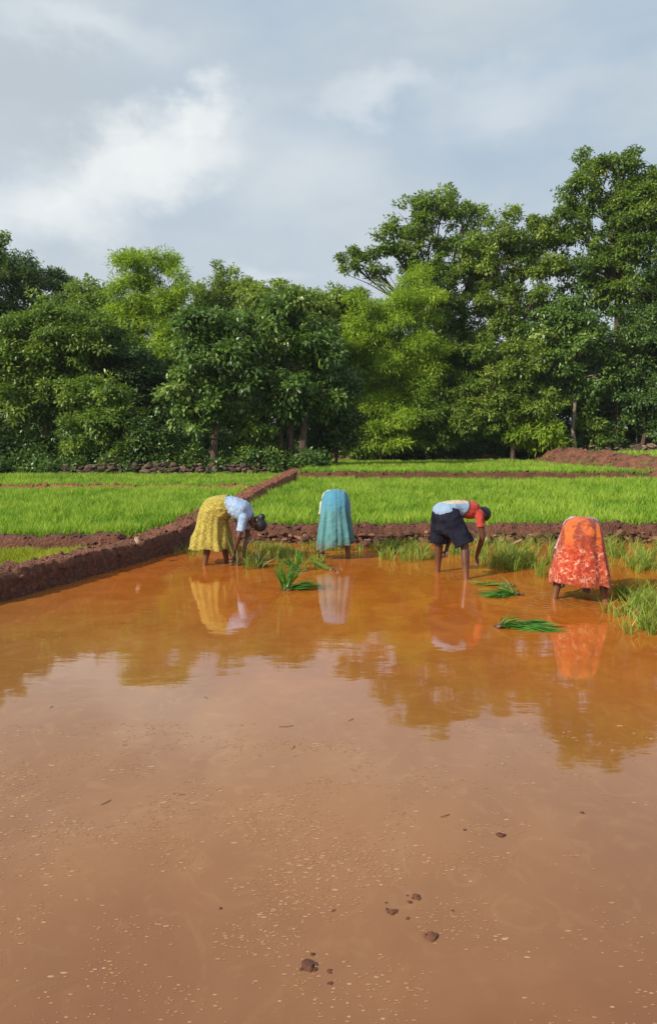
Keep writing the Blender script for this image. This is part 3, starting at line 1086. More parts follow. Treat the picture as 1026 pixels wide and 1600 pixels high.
def tree(name, label, kind, base_px, D, blobs, trunk_r=0.16, bark=None, dens=1.0, cat='tree', group=None, lsc=1.0, shell=0.45,
         trunks=1, lean=0.0, limbs=True, zb=None, cls=None):
    bx = at(base_px, 700, dist=D)
    gz = float(height(bx.x, D)) if zb is None else zb
    root = empty(name, (bx.x, D, gz - 0.05))
    tag(root, label, cat, group)
    org = Vector(root.location)
    ca, ta = Acc(), Acc()
    centers = []
    for i, b in enumerate(blobs):
        px, py, rx, ry = b[:4]
        if px < 545 and py < 530 and D < 42.5 and kind != 'bright':
            py += 11
        off = b[4] if len(b) > 4 else 0.0
        k = b[5] if len(b) > 5 else kind
        dd = D + off
        c = at(px, py, dist=dd) - org
        sx, sz = rx * dd / F, ry * dd / F
        crown_acc(ca, tuple(c), (sx, (sx + sz) * 0.45, sz), k, dens, shell, lsc, seed=base_px * 0.13 + i * 3.1)
        centers.append((c, sx, sz))
    link('crown', ca.mesh('crown'), LEAF[kind], root, smooth=False)
    # trunk(s) with limbs reaching into every lobe
    zlow = min(c.z - sz for c, sx, sz in centers)
    ztop = max(c.z for c, sx, sz in centers)
    cx = sum(c.x for c, _, _ in centers) / len(centers)
    cy = sum(c.y for c, _, _ in centers) / len(centers)
    for t in range(trunks):
        ta = Acc()
        las = []
        ox = (t - (trunks - 1) / 2) * 0.5
        fork = Vector((cx * 0.35 + ox * 1.4, cy * 0.4, max(0.6, zlow + (ztop - zlow) * 0.25)))
        b0 = Vector((ox, rnd.uniform(-.2, .2), -0.1))
        mids = [b0, b0 + Vector((lean * .3 + rnd.uniform(-.06, .06), 0, fork.z * .12)), b0.lerp(fork, .4) + Vector((rnd.uniform(-.12, .12), 0, 0)), b0.lerp(fork, .75) + Vector((rnd.uniform(-.12, .12), 0, 0)), fork]
        tube(ta, mids, [trunk_r * 1.7, trunk_r * 1.15, trunk_r, trunk_r * .85, trunk_r * .7], 10, 0.35)
        if limbs:
            for j, (c, sx, sz) in enumerate(centers):
                if j % trunks != t: continue
                la = Acc()
                las.append(la)
                e = c + Vector((0, 0, sz * 0.25))
                m1 = fork.lerp(e, 0.4) + Vector((rnd.uniform(-.3, .3), rnd.uniform(-.3, .3), (e - fork).length * 0.05))
                tube(la, [fork - Vector((0, 0, .15)), m1, fork.lerp(e, .75) + Vector((rnd.uniform(-.2, .2), 0, .1)), e], [trunk_r * .55, trunk_r * .36, trunk_r * .22, trunk_r * .08], 7, .2)
                for q in range(5):
                    a = Vector((rnd.gauss(0, 1), rnd.gauss(0, 1), rnd.gauss(0.3, .8))).normalized()
                    s0 = m1.lerp(e, rnd.uniform(.1, .9))
                    e2 = c + Vector((a.x * sx, a.y * sx, a.z * sz)) * 0.85
                    tube(la, [s0, s0.lerp(e2, .5) + Vector((0, 0, .12)), e2], [trunk_r * .2, trunk_r * .12, trunk_r * .04], 5)
        tr = link('trunk', ta.mesh('trunk'), bark or M_bark, root)
        for la in las:
            link('limb', la.mesh('limb'), bark or M_bark, tr)
    return root


# --- left side, nearest first
tree('broadleaf_tree', 'broad-leaved tree with a dark forked trunk rising from the left stone wall, left of centre', 'broad', 336, 33.0,
     [(318, 505, 56, 44), (300, 560, 46, 44, .3), (345, 575, 60, 50), (298, 628, 42, 38), (350, 640, 44, 36, .4), (378, 520, 40, 40, .6), (310, 662, 32, 22)], 0.17, dens=1.0)
tree('broadleaf_tree', 'broad-leaved tree with several vine-wrapped stems standing where the red bund ends', 'broad', 452, 34.5,
     [(425, 500, 56, 52), (485, 520, 42, 46, .3), (455, 575, 62, 48), (505, 560, 28, 48, .2), (440, 635, 52, 38), (500, 625, 34, 40), (455, 462, 40, 26, .6)], 0.16, dens=1.0, trunks=3)
tree('leafy_tree', 'large rounded green tree nearest the left edge with a shaded right flank', 'mid', 76, 35.0,
     [(110, 500, 66, 52), (60, 525, 66, 56, .4), (20, 560, 56, 60), (95, 575, 70, 54), (140, 540, 40, 52, .8), (50, 630, 66, 46), (115, 638, 46, 36), (-30, 620, 50, 60, .5)], 0.18, dens=1.0)
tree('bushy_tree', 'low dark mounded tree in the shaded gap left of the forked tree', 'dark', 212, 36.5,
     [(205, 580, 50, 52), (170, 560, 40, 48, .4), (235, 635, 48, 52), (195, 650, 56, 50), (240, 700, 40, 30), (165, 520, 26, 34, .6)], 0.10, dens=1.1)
tree('shrub', 'rounded shrub with a sunlit yellow-green top standing before the large left tree', 'mid', 155, 33.4,
     [(150, 622, 44, 34), (170, 662, 54, 36), (125, 672, 34, 34), (190, 700, 40, 24)], 0.07, dens=0.95, cat='shrub')
tree('shrub', 'dark low shrub at the left wall, left of the forked trunk', 'dark', 235, 33.0,
     [(225, 690, 44, 34), (262, 705, 34, 26), (185, 715, 34, 18)], 0.05, cat='shrub')
tree('shrub', 'dense dark round bush right of the vine-wrapped stems', 'dark', 522, 36.5,
     [(522, 640, 42, 52), (540, 675, 34, 34), (505, 690, 34, 26), (530, 600, 28, 40, .4)], 0.07, dens=1.15, cat='shrub')
tree('shrub', 'low shaded undergrowth shrub behind the fork of the broad-leaved trunks', 'mid', 392, 34.2,
     [(390, 690, 38, 30), (372, 660, 30, 30, .4), (420, 712, 34, 18), (360, 715, 24, 18)], 0.05, cat='shrub')
tree('shrub', 'dark shrub in the bottom left corner of the wood', 'dark', 18, 35.0,
     [(15, 690, 50, 32), (70, 700, 34, 26), (-30, 670, 40, 44)], 0.06, cat='shrub')
tree('shrub', 'small shaded shrub with pale leaves on the left wall near the forked trunk', 'olive', 182, 32.9,
     [(182, 722, 16, 16), (290, 716, 22, 14)], 0.03, cat='shrub')
# --- left, behind
tree('bamboo_clump', 'feathery yellow-green clump rising above the gap in the left trees', 'bright', 225, 42.0,
     [(205, 470, 46, 44), (250, 480, 48, 44), (216, 425, 34, 34), (255, 412, 20, 28, .5), (280, 500, 36, 40), (210, 530, 46, 50), (262, 545, 44, 44), (280, 445, 14, 24)], 0.08, dens=0.95, cat='bamboo', trunks=2)
tree('tall_tree', 'dark leafy tree whose top shows behind the left edge', 'dark', 40, 47.0,
     [(20, 425, 44, 30), (70, 438, 38, 20), (100, 450, 34, 20, .5), (0, 470, 60, 44), (70, 490, 60, 40), (-40, 420, 50, 60)], 0.2, dens=0.8)
tree('tall_tree', 'tree just poking its tip into view at the upper left edge', 'mid', -24, 44.0,
     [(-10, 392, 20, 22), (2, 366, 10, 10), (-50, 420, 50, 60)], 0.18, dens=0.8)
tree('tall_tree', 'pale slender treetop peeping up behind the two broad-leaved trees', 'olive', 350, 46.0,
     [(350, 440, 22, 24), (330, 468, 44, 24), (380, 462, 44, 22), (360, 500, 70, 36), (312, 452, 12, 14)], 0.13, dens=0.75)
tree('leafy_tree', 'sunlit bushy treetop behind the vine-wrapped stems', 'olive', 440, 41.0,
     [(430, 452, 50, 22), (470, 468, 50, 24), (400, 470, 50, 30), (450, 500, 70, 40)], 0.13, dens=0.9)
tree('leafy_tree', 'low green treetop in the dip of the skyline at centre', 'mid', 520, 46.0,
     [(520, 474, 40, 24), (500, 495, 50, 30), (552, 484, 34, 28), (520, 550, 54, 50), (560, 520, 40, 40)], 0.13, dens=0.9)
tree('leafy_tree', 'green tree filling the skyline between the bamboo and the left edge', 'mid', 150, 44.0,
     [(140, 462, 34, 24), (120, 480, 50, 34), (165, 520, 50, 50)], 0.13, dens=0.9)
# --- right side
tree('bamboo_clump', 'broad feathery bright green clump right of centre under the airy tall tree', 'bright', 600, 44.9,
     [(590, 500, 44, 40), (640, 490, 48, 44), (560, 530, 30, 46), (610, 560, 56, 50), (575, 600, 34, 46), (545, 545, 30, 40, .6), (538, 600, 26, 44, .8), (640, 620, 36, 46), (600, 650, 40, 34), (655, 455, 30, 34, .6), (660, 560, 34, 50)], 0.08, dens=0.9, cat='bamboo', trunks=3)
tree('tall_tree', 'tall airy tree with sky gaps whose long left branch reaches over the clump', 'mid', 690, 48.5,
     [(690, 325, 44, 30), (650, 345, 36, 34), (725, 350, 36, 30, .5), (612, 375, 34, 24), (568, 405, 34, 16), (548, 418, 18, 16), (650, 395, 44, 32), (710, 400, 52, 36), (690, 450, 60, 38), (745, 430, 34, 40, .8),
      (680, 510, 50, 40), (720, 560, 50, 50), (590, 430, 18, 18), (738, 500, 40, 40)], 0.24, dens=0.72, shell=0.8, lsc=1.1)
tree('vine_covered_tree', 'vine-draped tree standing between the airy tree and the tallest tree', 'olive', 790, 47.5,
     [(800, 375, 50, 34), (765, 372, 28, 26), (770, 425, 34, 40), (830, 400, 34, 44), (775, 480, 34, 44), (850, 445, 36, 46), (810, 500, 36, 40), (775, 550, 40, 44), (845, 350, 22, 18)], 0.22, dens=0.85, shell=.6)
tree('tall_tree', 'tallest dark green tree at the right edge towering over the wood', 'mid', 962, 48.0,
     [(925, 268, 40, 24), (975, 258, 30, 24), (890, 298, 30, 18), (1012, 285, 30, 24), (940, 310, 56, 34), (1000, 330, 54, 40), (895, 350, 36, 40), (950, 380, 62, 44), (1020, 400, 50, 50), (905, 420, 46, 46), (980, 460, 60, 50),
      (1040, 330, 50, 50)], 0.26, dens=0.85, shell=.65, lsc=1.15)
tree('bright_leaf_tree', 'pale green broad-leaved tree with a thin straight pale trunk on the right', 'broad', 895, 45.6,
     [(900, 488, 48, 28), (860, 520, 40, 34), (920, 540, 58, 40), (880, 575, 50, 34), (945, 590, 34, 34), (905, 615, 36, 20), (840, 560, 30, 30, .5)], 0.11, M_bark_pale, dens=0.85, lsc=1.0)
tree('leafy_tree', 'sloping olive green thicket tree left of the thin pale trunk', 'olive', 800, 45.0,
     [(830, 560, 40, 30), (795, 590, 46, 34), (750, 615, 46, 30), (830, 630, 44, 36), (780, 650, 44, 32)], 0.12, dens=0.9)
tree('leafy_tree', 'shadowed dark tree filling the right edge below the tallest tree', 'dark', 1004, 46.0,
     [(1000, 520, 46, 50), (1030, 580, 50, 60), (985, 610, 40, 50), (1010, 650, 44, 34), (1050, 480, 50, 60)], 0.12, dens=1.0)
tree('shrub', 'wide green shrub under the bright clump right of centre', 'mid', 668, 44.6,
     [(650, 660, 44, 36), (700, 650, 44, 36), (730, 670, 40, 28), (610, 680, 36, 24), (680, 690, 40, 18)], 0.06, cat='shrub')
tree('palm_like_shrub', 'bright arching shrub at the foot of the thin pale trunk', 'bright', 838, 44.9,
     [(838, 668, 36, 24), (820, 688, 30, 14), (860, 685, 26, 16)], 0.04, cat='shrub', lsc=1.5)
tree('shrub', 'shaded shrub between the wide shrub and the arching bright shrub', 'dark', 772, 46.0,
     [(770, 672, 40, 26), (740, 640, 40, 30), (800, 690, 30, 16)], 0.05, cat='shrub')
tree('shrub', 'small dark shrub right of the thin pale trunk', 'mid', 925, 46.5,
     [(925, 665, 26, 24), (950, 680, 26, 16), (910, 640, 24, 20)], 0.05, cat='shrub')
tree('shrub', 'dark shrub on the bank top at the right edge', 'dark', 1010, 47.6,
     [(1000, 672, 34, 22), (1040, 668, 34, 26)], 0.05, cat='shrub')
# weeds on the red bank
def bank_weeds():
    acc = Acc()
    n = 5200
    yy = rng.uniform(24, 47, n); xx = bank_x(yy) + rng.uniform(-1.2, 2.6, n)
    g = patch_noise(xx, yy, 1.1, 3.0)
    k = (g > 0.12) | (np.abs(xx - bank_x(yy) + 1.2) < .25)
    xx, yy = xx[k], yy[k]
    for _ in range(3):
        b = np.stack([xx + rng.normal(0, .05, len(xx)), yy + rng.normal(0, .05, len(xx)), height(xx, yy) + 0.02], 1)
        blades(acc, b, 0.20, 0.02, 0.4, 0.5)
    o = link('bank_weeds', acc.mesh('bank_weeds'), M_rice_wet, smooth=False)
    tag(o, 'sparse weeds sprouting on the bare red bank', 'weeds', kind='stuff')


bank_weeds()
tree('shrub', 'sunlit yellow-green bush covering the feet of the bright clump right of centre', 'bright', 596, 43.9,
     [(580, 655, 34, 32), (615, 640, 34, 34), (600, 688, 44, 20)], 0.05, cat='shrub')
tree('shrub', 'olive bush at the centre of the far wall, right of the dark round bush', 'olive', 560, 44.2,
     [(560, 690, 30, 22), (572, 650, 22, 30)], 0.05, cat='shrub')
tree('leafy_tree', 'mid green bushy tree filling the gap between the bright clump and the olive thicket', 'mid', 705, 46.2,
     [(700, 600, 44, 34), (735, 570, 34, 34), (690, 560, 34, 30), (720, 630, 40, 26)], 0.10, dens=0.95)
# extra thin pale trunk at the right
for (px, top, D, lab) in [(962, 560, 46.3, 'thin bare stem right of the pale trunk'), (993, 560, 46.8, 'thin bare stem nearest the right edge')]:
    b = at(px, 690, dist=D)
    root = empty('sapling', (b.x, D, float(height(b.x, D)) - .05))
    tag(root, lab, 'sapling')
    h = at(px, top, dist=D).z - root.location.z
    acc = Acc()
    tube(acc, [(0, 0, -.1), (.06, 0, h * .3), (-.03, 0, h * .65), (.05, 0, h)], [.06, .05, .04, .02], 7, .2)
    link('trunk', acc.mesh('trunk'), M_bark_pale, root)
    acc = Acc()
    crown_acc(acc, (0, 0, h), (.7, .7, .9), 'mid', 0.8)
    link('crown', acc.mesh('crown'), LEAF['mid'], root, smooth=False)

# trees further back close the wood
back = [(-90, 45, 430, 620), (-30, 50, 470, 640), (60, 46, 520, 650), (130, 50, 540, 650), (185, 48, 540, 650), (240, 49, 580, 660), (300, 48, 520, 640), (360, 50, 540, 650), (420, 47, 530, 650), (480, 50, 540, 650),
        (545, 53, 520, 640), (600, 54, 540, 640), (650, 55, 530, 640), (705, 54, 560, 640), (755, 55, 520, 640), (805, 56, 530, 640), (855, 55, 470, 630), (910, 56, 470, 630), (965, 56, 520, 630), (1030, 55, 440, 620), (1090, 52, 380, 600), (1150, 48, 380, 600)]
behind = ['the left edge outside the large rounded tree', 'the top left corner of the wood', 'the large rounded left tree', 'the right flank of the large rounded left tree', 'the dark mounded tree',
          'the right half of the yellow-green feathery clump', 'the left lobes of the forked broad-leaved tree', 'the trunk of the forked broad-leaved tree', 'the left of the vine-wrapped stems', 'the right of the vine-wrapped stems',
          'the dip of the skyline at centre', 'the left of the bright clump right of centre', 'the right part of the bright clump right of centre', 'the airy tall tree', 'the gap right of the airy tall tree',
          'the vine-draped tree', 'the gap left of the thin pale trunk', 'the thin pale trunk', 'the bare thin stems on the right', 'the tallest tree at the right edge', 'the far right edge of the wood', 'the outermost right corner of the wood']
for i, (px, D, y0, y1) in enumerate(back):
    ym = (y0 + y1) / 2
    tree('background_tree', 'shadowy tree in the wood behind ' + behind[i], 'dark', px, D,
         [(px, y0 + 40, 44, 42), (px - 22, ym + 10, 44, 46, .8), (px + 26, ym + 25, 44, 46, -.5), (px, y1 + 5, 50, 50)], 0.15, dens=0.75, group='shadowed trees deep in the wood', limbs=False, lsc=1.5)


def undergrowth():
    acc = Acc()
    for q_ in range(1150):
        if rnd.random() < .5:
            x = rnd.uniform(-18, -0.2); y = rnd.uniform(32.3, 40)
        else:
            x = rnd.uniform(-2, 26); y = rnd.uniform(46.2, 54)
        if q_ > 900:                     # taller thicket deep inside the wood
            x, y = rnd.uniform(-30, 34), rnd.uniform(54, 62)
            if q_ > 1040: x, y = rnd.uniform(-24, -1), rnd.uniform(41, 52)
        if x > -0.5 and y < 45.8: continue
        z = float(height(x, y))
        r = rnd.uniform(0.3, 0.7) * (2.4 if q_ > 900 else 1.0)
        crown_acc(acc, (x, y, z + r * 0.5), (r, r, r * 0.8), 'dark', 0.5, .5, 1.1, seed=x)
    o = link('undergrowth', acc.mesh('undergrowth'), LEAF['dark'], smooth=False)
    tag(o, 'dark leafy undergrowth covering the floor of the wood', 'undergrowth', kind='stuff')


undergrowth()


# ------------------------------------------------------------------ people
def usphere(c, rad, M=None, nu=14, nv=9):
    V = []
    for j in range(1, nv):
        ph = math.pi * j / nv
        for i in range(nu):
            t = 2 * math.pi * i / nu
            V.append((math.sin(ph) * math.cos(t), math.sin(ph) * math.sin(t), math.cos(ph)))
    V += [(0, 0, 1), (0, 0, -1)]
    V = np.array(V) * np.array(rad)
    if M is not None: V = V @ np.array(M).T
    V = V + np.array(c)
    Q = [[j * nu + i, j * nu + nu + i, j * nu + nu + (i + 1) % nu, j * nu + (i + 1) % nu] for j in range(nv - 2) for i in range(nu)]
    T = [[nu * (nv - 1), i, (i + 1) % nu] for i in range(nu)] + [[nu * (nv - 1) + 1, (nv - 2) * nu + (i + 1) % nu, (nv - 2) * nu + i] for i in range(nu)]
    return V, Q, T


def cap(acc, p0, r0, p1, r1, seg=14, flat=False, ex=1.0):
    """tapered limb piece with rounded (or flat) ends; ex stretches it sideways in y"""
    p0, p1 = Vector(p0), Vector(p1)
    d = (p1 - p0).normalized()
    a = d.cross(Vector((0, 1, 0)))
    if a.length < .05: a = d.cross(Vector((1, 0, 0)))
    a.normalize()
    b = d.cross(a)
    prof = []
    if flat:
        prof = [(p0, r0), (p0.lerp(p1, .5), (r0 + r1) / 2), (p1, r1)]
        e0, e1 = p0, p1
    else:
        for k in (80, 60, 35, 10):
            prof.append((p0 - d * r0 * math.sin(R(k)), r0 * math.cos(R(k))))
        for t in (.25, .5, .75):
            prof.append((p0.lerp(p1, t), r0 + (r1 - r0) * t))
        for k in (10, 35, 60, 80):
            prof.append((p1 + d * r1 * math.sin(R(k)), r1 * math.cos(R(k))))
        e0, e1 = p0 - d * r0, p1 + d * r1
    V = [tuple(c + (a * math.cos(2 * math.pi * i / seg) + b * math.sin(2 * math.pi * i / seg) * ex) * r) for c, r in prof for i in range(seg)]
    n = len(prof)
    Q = [[j * seg + i, j * seg + (i + 1) % seg, (j + 1) * seg + (i + 1) % seg, (j + 1) * seg + i] for j in range(n - 1) for i in range(seg)]
    V += [tuple(e0), tuple(e1)]
    T = [[n * seg, (i + 1) % seg, i] for i in range(seg)] + [[n * seg + 1, (n - 1) * seg + i, (n - 1) * seg + (i + 1) % seg] for i in range(seg)]
    acc.add(V, Q, T)


def chain(acc, pts, rad):
    for i in range(len(pts) - 1):
        cap(acc, pts[i], rad[i], pts[i + 1], rad[i + 1])


def voxel(name, acc, size, smooth, m, parent=None, wrinkle=0.0, wscale=9.0):
    me = acc.mesh(name)
    o = bpy.data.objects.new(name, me)
    COL.objects.link(o)
    r = o.modifiers.new('r', 'REMESH'); r.mode = 'VOXEL'; r.voxel_size = size; r.use_smooth_shade = True
    s = o.modifiers.new('s', 'SMOOTH'); s.iterations = smooth; s.factor = 0.5
    dg = bpy.context.evaluated_depsgraph_get()
    new = bpy.data.meshes.new_from_object(o.evaluated_get(dg))
    bpy.data.objects.remove(o)
    new.name = name
    if wrinkle:
        for v in new.vertices:
            p = v.co
            f = mnoise.noise(Vector((p.x * wscale, p.y * wscale * .6, p.z * wscale * 0.8)))
            f2 = mnoise.noise(Vector((p.x * wscale * 2.3 + 5, p.y * wscale, p.z * wscale * 2.0)))
            v.co = p + v.normal * wrinkle * (f + 0.5 * f2 - 0.2)
    return link(name, new, m, parent)


def hand(acc, wrist, d, palm_n, side, curl=0.5):
    """palm, four unequal bent fingers and a thumb; d points to the fingers, palm_n out of the palm, side = thumb side"""
    w, d, pn = Vector(wrist), Vector(d).normalized(), Vector(palm_n).normalized()
    s = d.cross(pn).normalized() * side
    pn = s.cross(d).normalized() * (1 if s.cross(d).dot(pn) > 0 else -1)
    for k in range(4):
        o = s * (0.030 - 0.020 * k)
        cap(acc, w + d * 0.005 + o * 0.55, 0.015, w + d * 0.078 + o, 0.0125, 10)
    lens = (0.068, 0.078, 0.072, 0.056)
    for k in range(4):
        o = s * (0.033 - 0.0225 * k)
        b = w + d * 0.082 + o
        dd = (d + s * (0.10 - 0.07 * k)).normalized()
        l = lens[k]
        p = b
        ang = 0.2 + curl * 0.5 + 0.05 * k
        rads = (0.0095, 0.0088, 0.0080, 0.0068)
        for j, fr in enumerate((0.45, 0.30, 0.25)):
            dj = (dd * math.cos(ang) + pn * math.sin(ang)).normalized()
            q = p + dj * l * fr
            cap(acc, p, rads[j], q, rads[j + 1], 8)
            p = q
            ang += curl * 0.75
    t0 = w + d * 0.025 + s * 0.030
    t1 = t0 + (d * 0.6 + s * 0.75 + pn * 0.35).normalized() * 0.036
    t2 = t1 + (d * 0.9 + s * 0.15 + pn * 0.5).normalized() * 0.030
    cap(acc, t0, 0.013, t1, 0.0105, 8)
    cap(acc, t1, 0.0105, t2, 0.0078, 8)


def skin_mat(name, c):
    m, nt, out = mat(name)
    n = nt.noise(objc(nt), 14.0, 5, 0.6)
    col = nt.mix(nt.smooth(n, .3, .7), c, tuple(v * 1.35 for v in c))
    mud = nt.smooth(nt.math('ADD', nt.sep(objc(nt))[2], nt.math('MULTIPLY', nt.noise(objc(nt), 20.0, 4), 0.12)), 0.24, 0.14)
    col = nt.mix(nt.math('MULTIPLY', mud, .8), col, (0.17, 0.068, 0.028))
    pbsdf(nt, out, col, 0.42, nt.noise(objc(nt), 120.0, 2), 0.15, 0.003)
    return m


M_skin = skin_mat('dark_brown_skin', (0.085, 0.036, 0.021))
M_skin2 = skin_mat('brown_skin', (0.105, 0.046, 0.026))
mm, nt, out = mat('black_hair')
pbsdf(nt, out, (0.010, 0.009, 0.009), 0.45, nt.noise(nt.vmath('MULTIPLY', objc(nt), (30, 120, 120)), 1.0, 3), 0.6, 0.01)
M_hair = mm
mm, nt, out = mat('eye_white')
pbsdf(nt, out, (0.55, 0.52, 0.48), 0.2)
M_eye = mm


def cloth_mat(name, colfn, rough=0.85, weave=220.0, sheen=0.08):
    m, nt, out = mat(name)
    P = objc(nt)
    h = nt.math('ADD', nt.math('MULTIPLY', nt.noise(P, weave, 2), 0.25), nt.noise(nt.vmath('MULTIPLY', P, (1, 1, .45)), 16.0, 5, 0.6))
    fold = nt.noise(nt.vmath('MULTIPLY', P, (5.0, 5.0, 9.0)), 1.3, 4, 0.55, 1.5)
    h = nt.math('ADD', h, nt.math('MULTIPLY', fold, 1.6))
    # splashed and soaked with mud near the water
    z = nt.sep(P)[2]
    wet = nt.smooth(nt.math('ADD', z, nt.math('MULTIPLY', nt.noise(P, 22.0, 5, .7), 0.30)), 0.46, 0.26)
    colr = nt.mix(nt.math('MULTIPLY', wet, 0.6), colfn(nt, P), (0.16, 0.065, 0.025))
    b = pbsdf(nt, out, colr, rough, h, 0.7, 0.016)
    b.inputs['Sheen Weight'].default_value = sheen
    b.inputs['Specular IOR Level'].default_value = 0.12 if sheen == 0 else 0.35
    return m


def c_yellow(nt, P):
    v = nt.voronoi(P, 64.0)
    w = nt.noise(P, 60.0, 3, 0.6)
    k = nt.smooth(nt.math('ADD', v, nt.math('MULTIPLY', w, 0.5)), 0.66, 0.86)
    c = nt.mix(k, (0.175, 0.140, 0.026), (0.42, 0.34, 0.05))
    return nt.mix(nt.math('MULTIPLY', nt.smooth(nt.noise(P, 5.0, 3), .4, .7), .3), c, (0.52, 0.43, 0.11))


def c_teal(nt, P):
    n = nt.noise(nt.vmath('MULTIPLY', P, (8, 8, 2.0)), 1.6, 5, 0.6)
    c = nt.mix(nt.smooth(n, .35, .65), (0.060, 0.185, 0.195), (0.105, 0.265, 0.28))
    z = nt.sep(P)[2]
    # darker green towards the hem, bluer towards the waist
    return nt.mix(nt.math('SUBTRACT', 1.0, nt.smooth(nt.math('ADD', z, nt.math('MULTIPLY', n, .25)), 0.20, 0.62)), nt.mix(nt.smooth(z, .62, .86), c, (0.060, 0.215, 0.30)), (0.055, 0.155, 0.125))


def c_orange(nt, P):
    wv = nt.vmath('SCALE', nt.xyz(nt.noise(P, 9.0), nt.noise(nt.vmath('ADD', P, (3, 1, 2)), 9.0), nt.noise(nt.vmath('ADD', P, (7, 5, 4)), 9.0)), 0.22)
    Q = nt.vmath('ADD', P, wv)
    v = nt.voronoi(Q, 13.0, 'DISTANCE_TO_EDGE')
    n = nt.noise(P, 26.0, 5, 0.7)
    a = nt.mix(nt.smooth(n, .40, .62), (0.29, 0.024, 0.012), (0.46, 0.070, 0.018))
    # dyed leaf and petal shapes in pale peach
    k = nt.math('MULTIPLY', nt.smooth(v, 0.13, 0.02), nt.smooth(nt.noise(P, 15.0, 4, .7), .47, .58))
    k2 = nt.math('MULTIPLY', nt.smooth(nt.noise(Q, 30.0, 4, .75), .60, .68), 0.75)
    z = nt.sep(P)[2]
    n2 = nt.noise(P, 6.0, 4)
    s = nt.smooth(nt.math('ADD', z, nt.math('MULTIPLY', n2, .3)), 0.68, 0.84)
    c = nt.mix(s, a, nt.mix(nt.smooth(n2, .46, .58), (0.50, 0.105, 0.014), (0.24, 0.034, 0.013)))
    k = nt.math('MULTIPLY', nt.math('MAXIMUM', k, k2), nt.math('SUBTRACT', 1.0, nt.math('MULTIPLY', s, .75)))
    return nt.mix(k, c, (0.54, 0.29, 0.18))


def c_plain(r, g, b, r2, g2, b2, sc=7.0):
    return lambda nt, P: nt.mix(nt.smooth(nt.noise(P, sc, 4, .6), .35, .65), (r, g, b), (r2, g2, b2))


def c_tshirt(nt, P):
    X, Y, Z = nt.sep(P)[:3]
    n = nt.noise(P, 5.0, 2)
    xx = nt.math('ADD', nt.math('SUBTRACT', X, nt.math('MULTIPLY', nt.math('SUBTRACT', Z, 0.80), 0.55)), nt.math('MULTIPLY', n, .03))
    side = nt.smooth(nt.math('ADD', Z, nt.math('MULTIPLY', n, .04)), 0.945, 0.955)
    light = nt.mix(side, (0.21, 0.31, 0.43), (0.47, 0.40, 0.29))
    red = nt.mix(nt.smooth(nt.noise(P, 11.0, 4), .4, .65), (0.36, 0.032, 0.022), (0.46, 0.060, 0.035))
    dark = nt.mix(nt.smooth(xx, 0.085, 0.090), light, (0.07, 0.025, 0.03))
    return nt.mix(nt.smooth(xx, 0.108, 0.113), dark, red)


def c_speckle(nt, P):
    return nt.mix(nt.smooth(nt.voronoi(P, 48.0), .25, .40), (0.10, 0.08, 0.13), (0.38, 0.34, 0.37))


M_yskirt = cloth_mat('yellow_printed_cotton', c_yellow)
M_teal = cloth_mat('teal_cotton', c_teal)
M_orange = cloth_mat('orange_printed_cotton', c_orange)
M_blue = cloth_mat('pale_blue_cotton', c_plain(0.22, 0.33, 0.50, 0.36, 0.46, 0.60))
M_white = cloth_mat('cream_cotton', c_plain(0.40, 0.38, 0.30, 0.50, 0.47, 0.38))
M_navy = cloth_mat('navy_shorts_cloth', c_plain(0.009, 0.010, 0.019, 0.016, 0.018, 0.030), 0.9, 220.0, 0.0)
M_tshirt = cloth_mat('red_and_pale_blue_jersey', c_tshirt)
M_speckle = cloth_mat('grey_speckled_cotton', c_speckle)


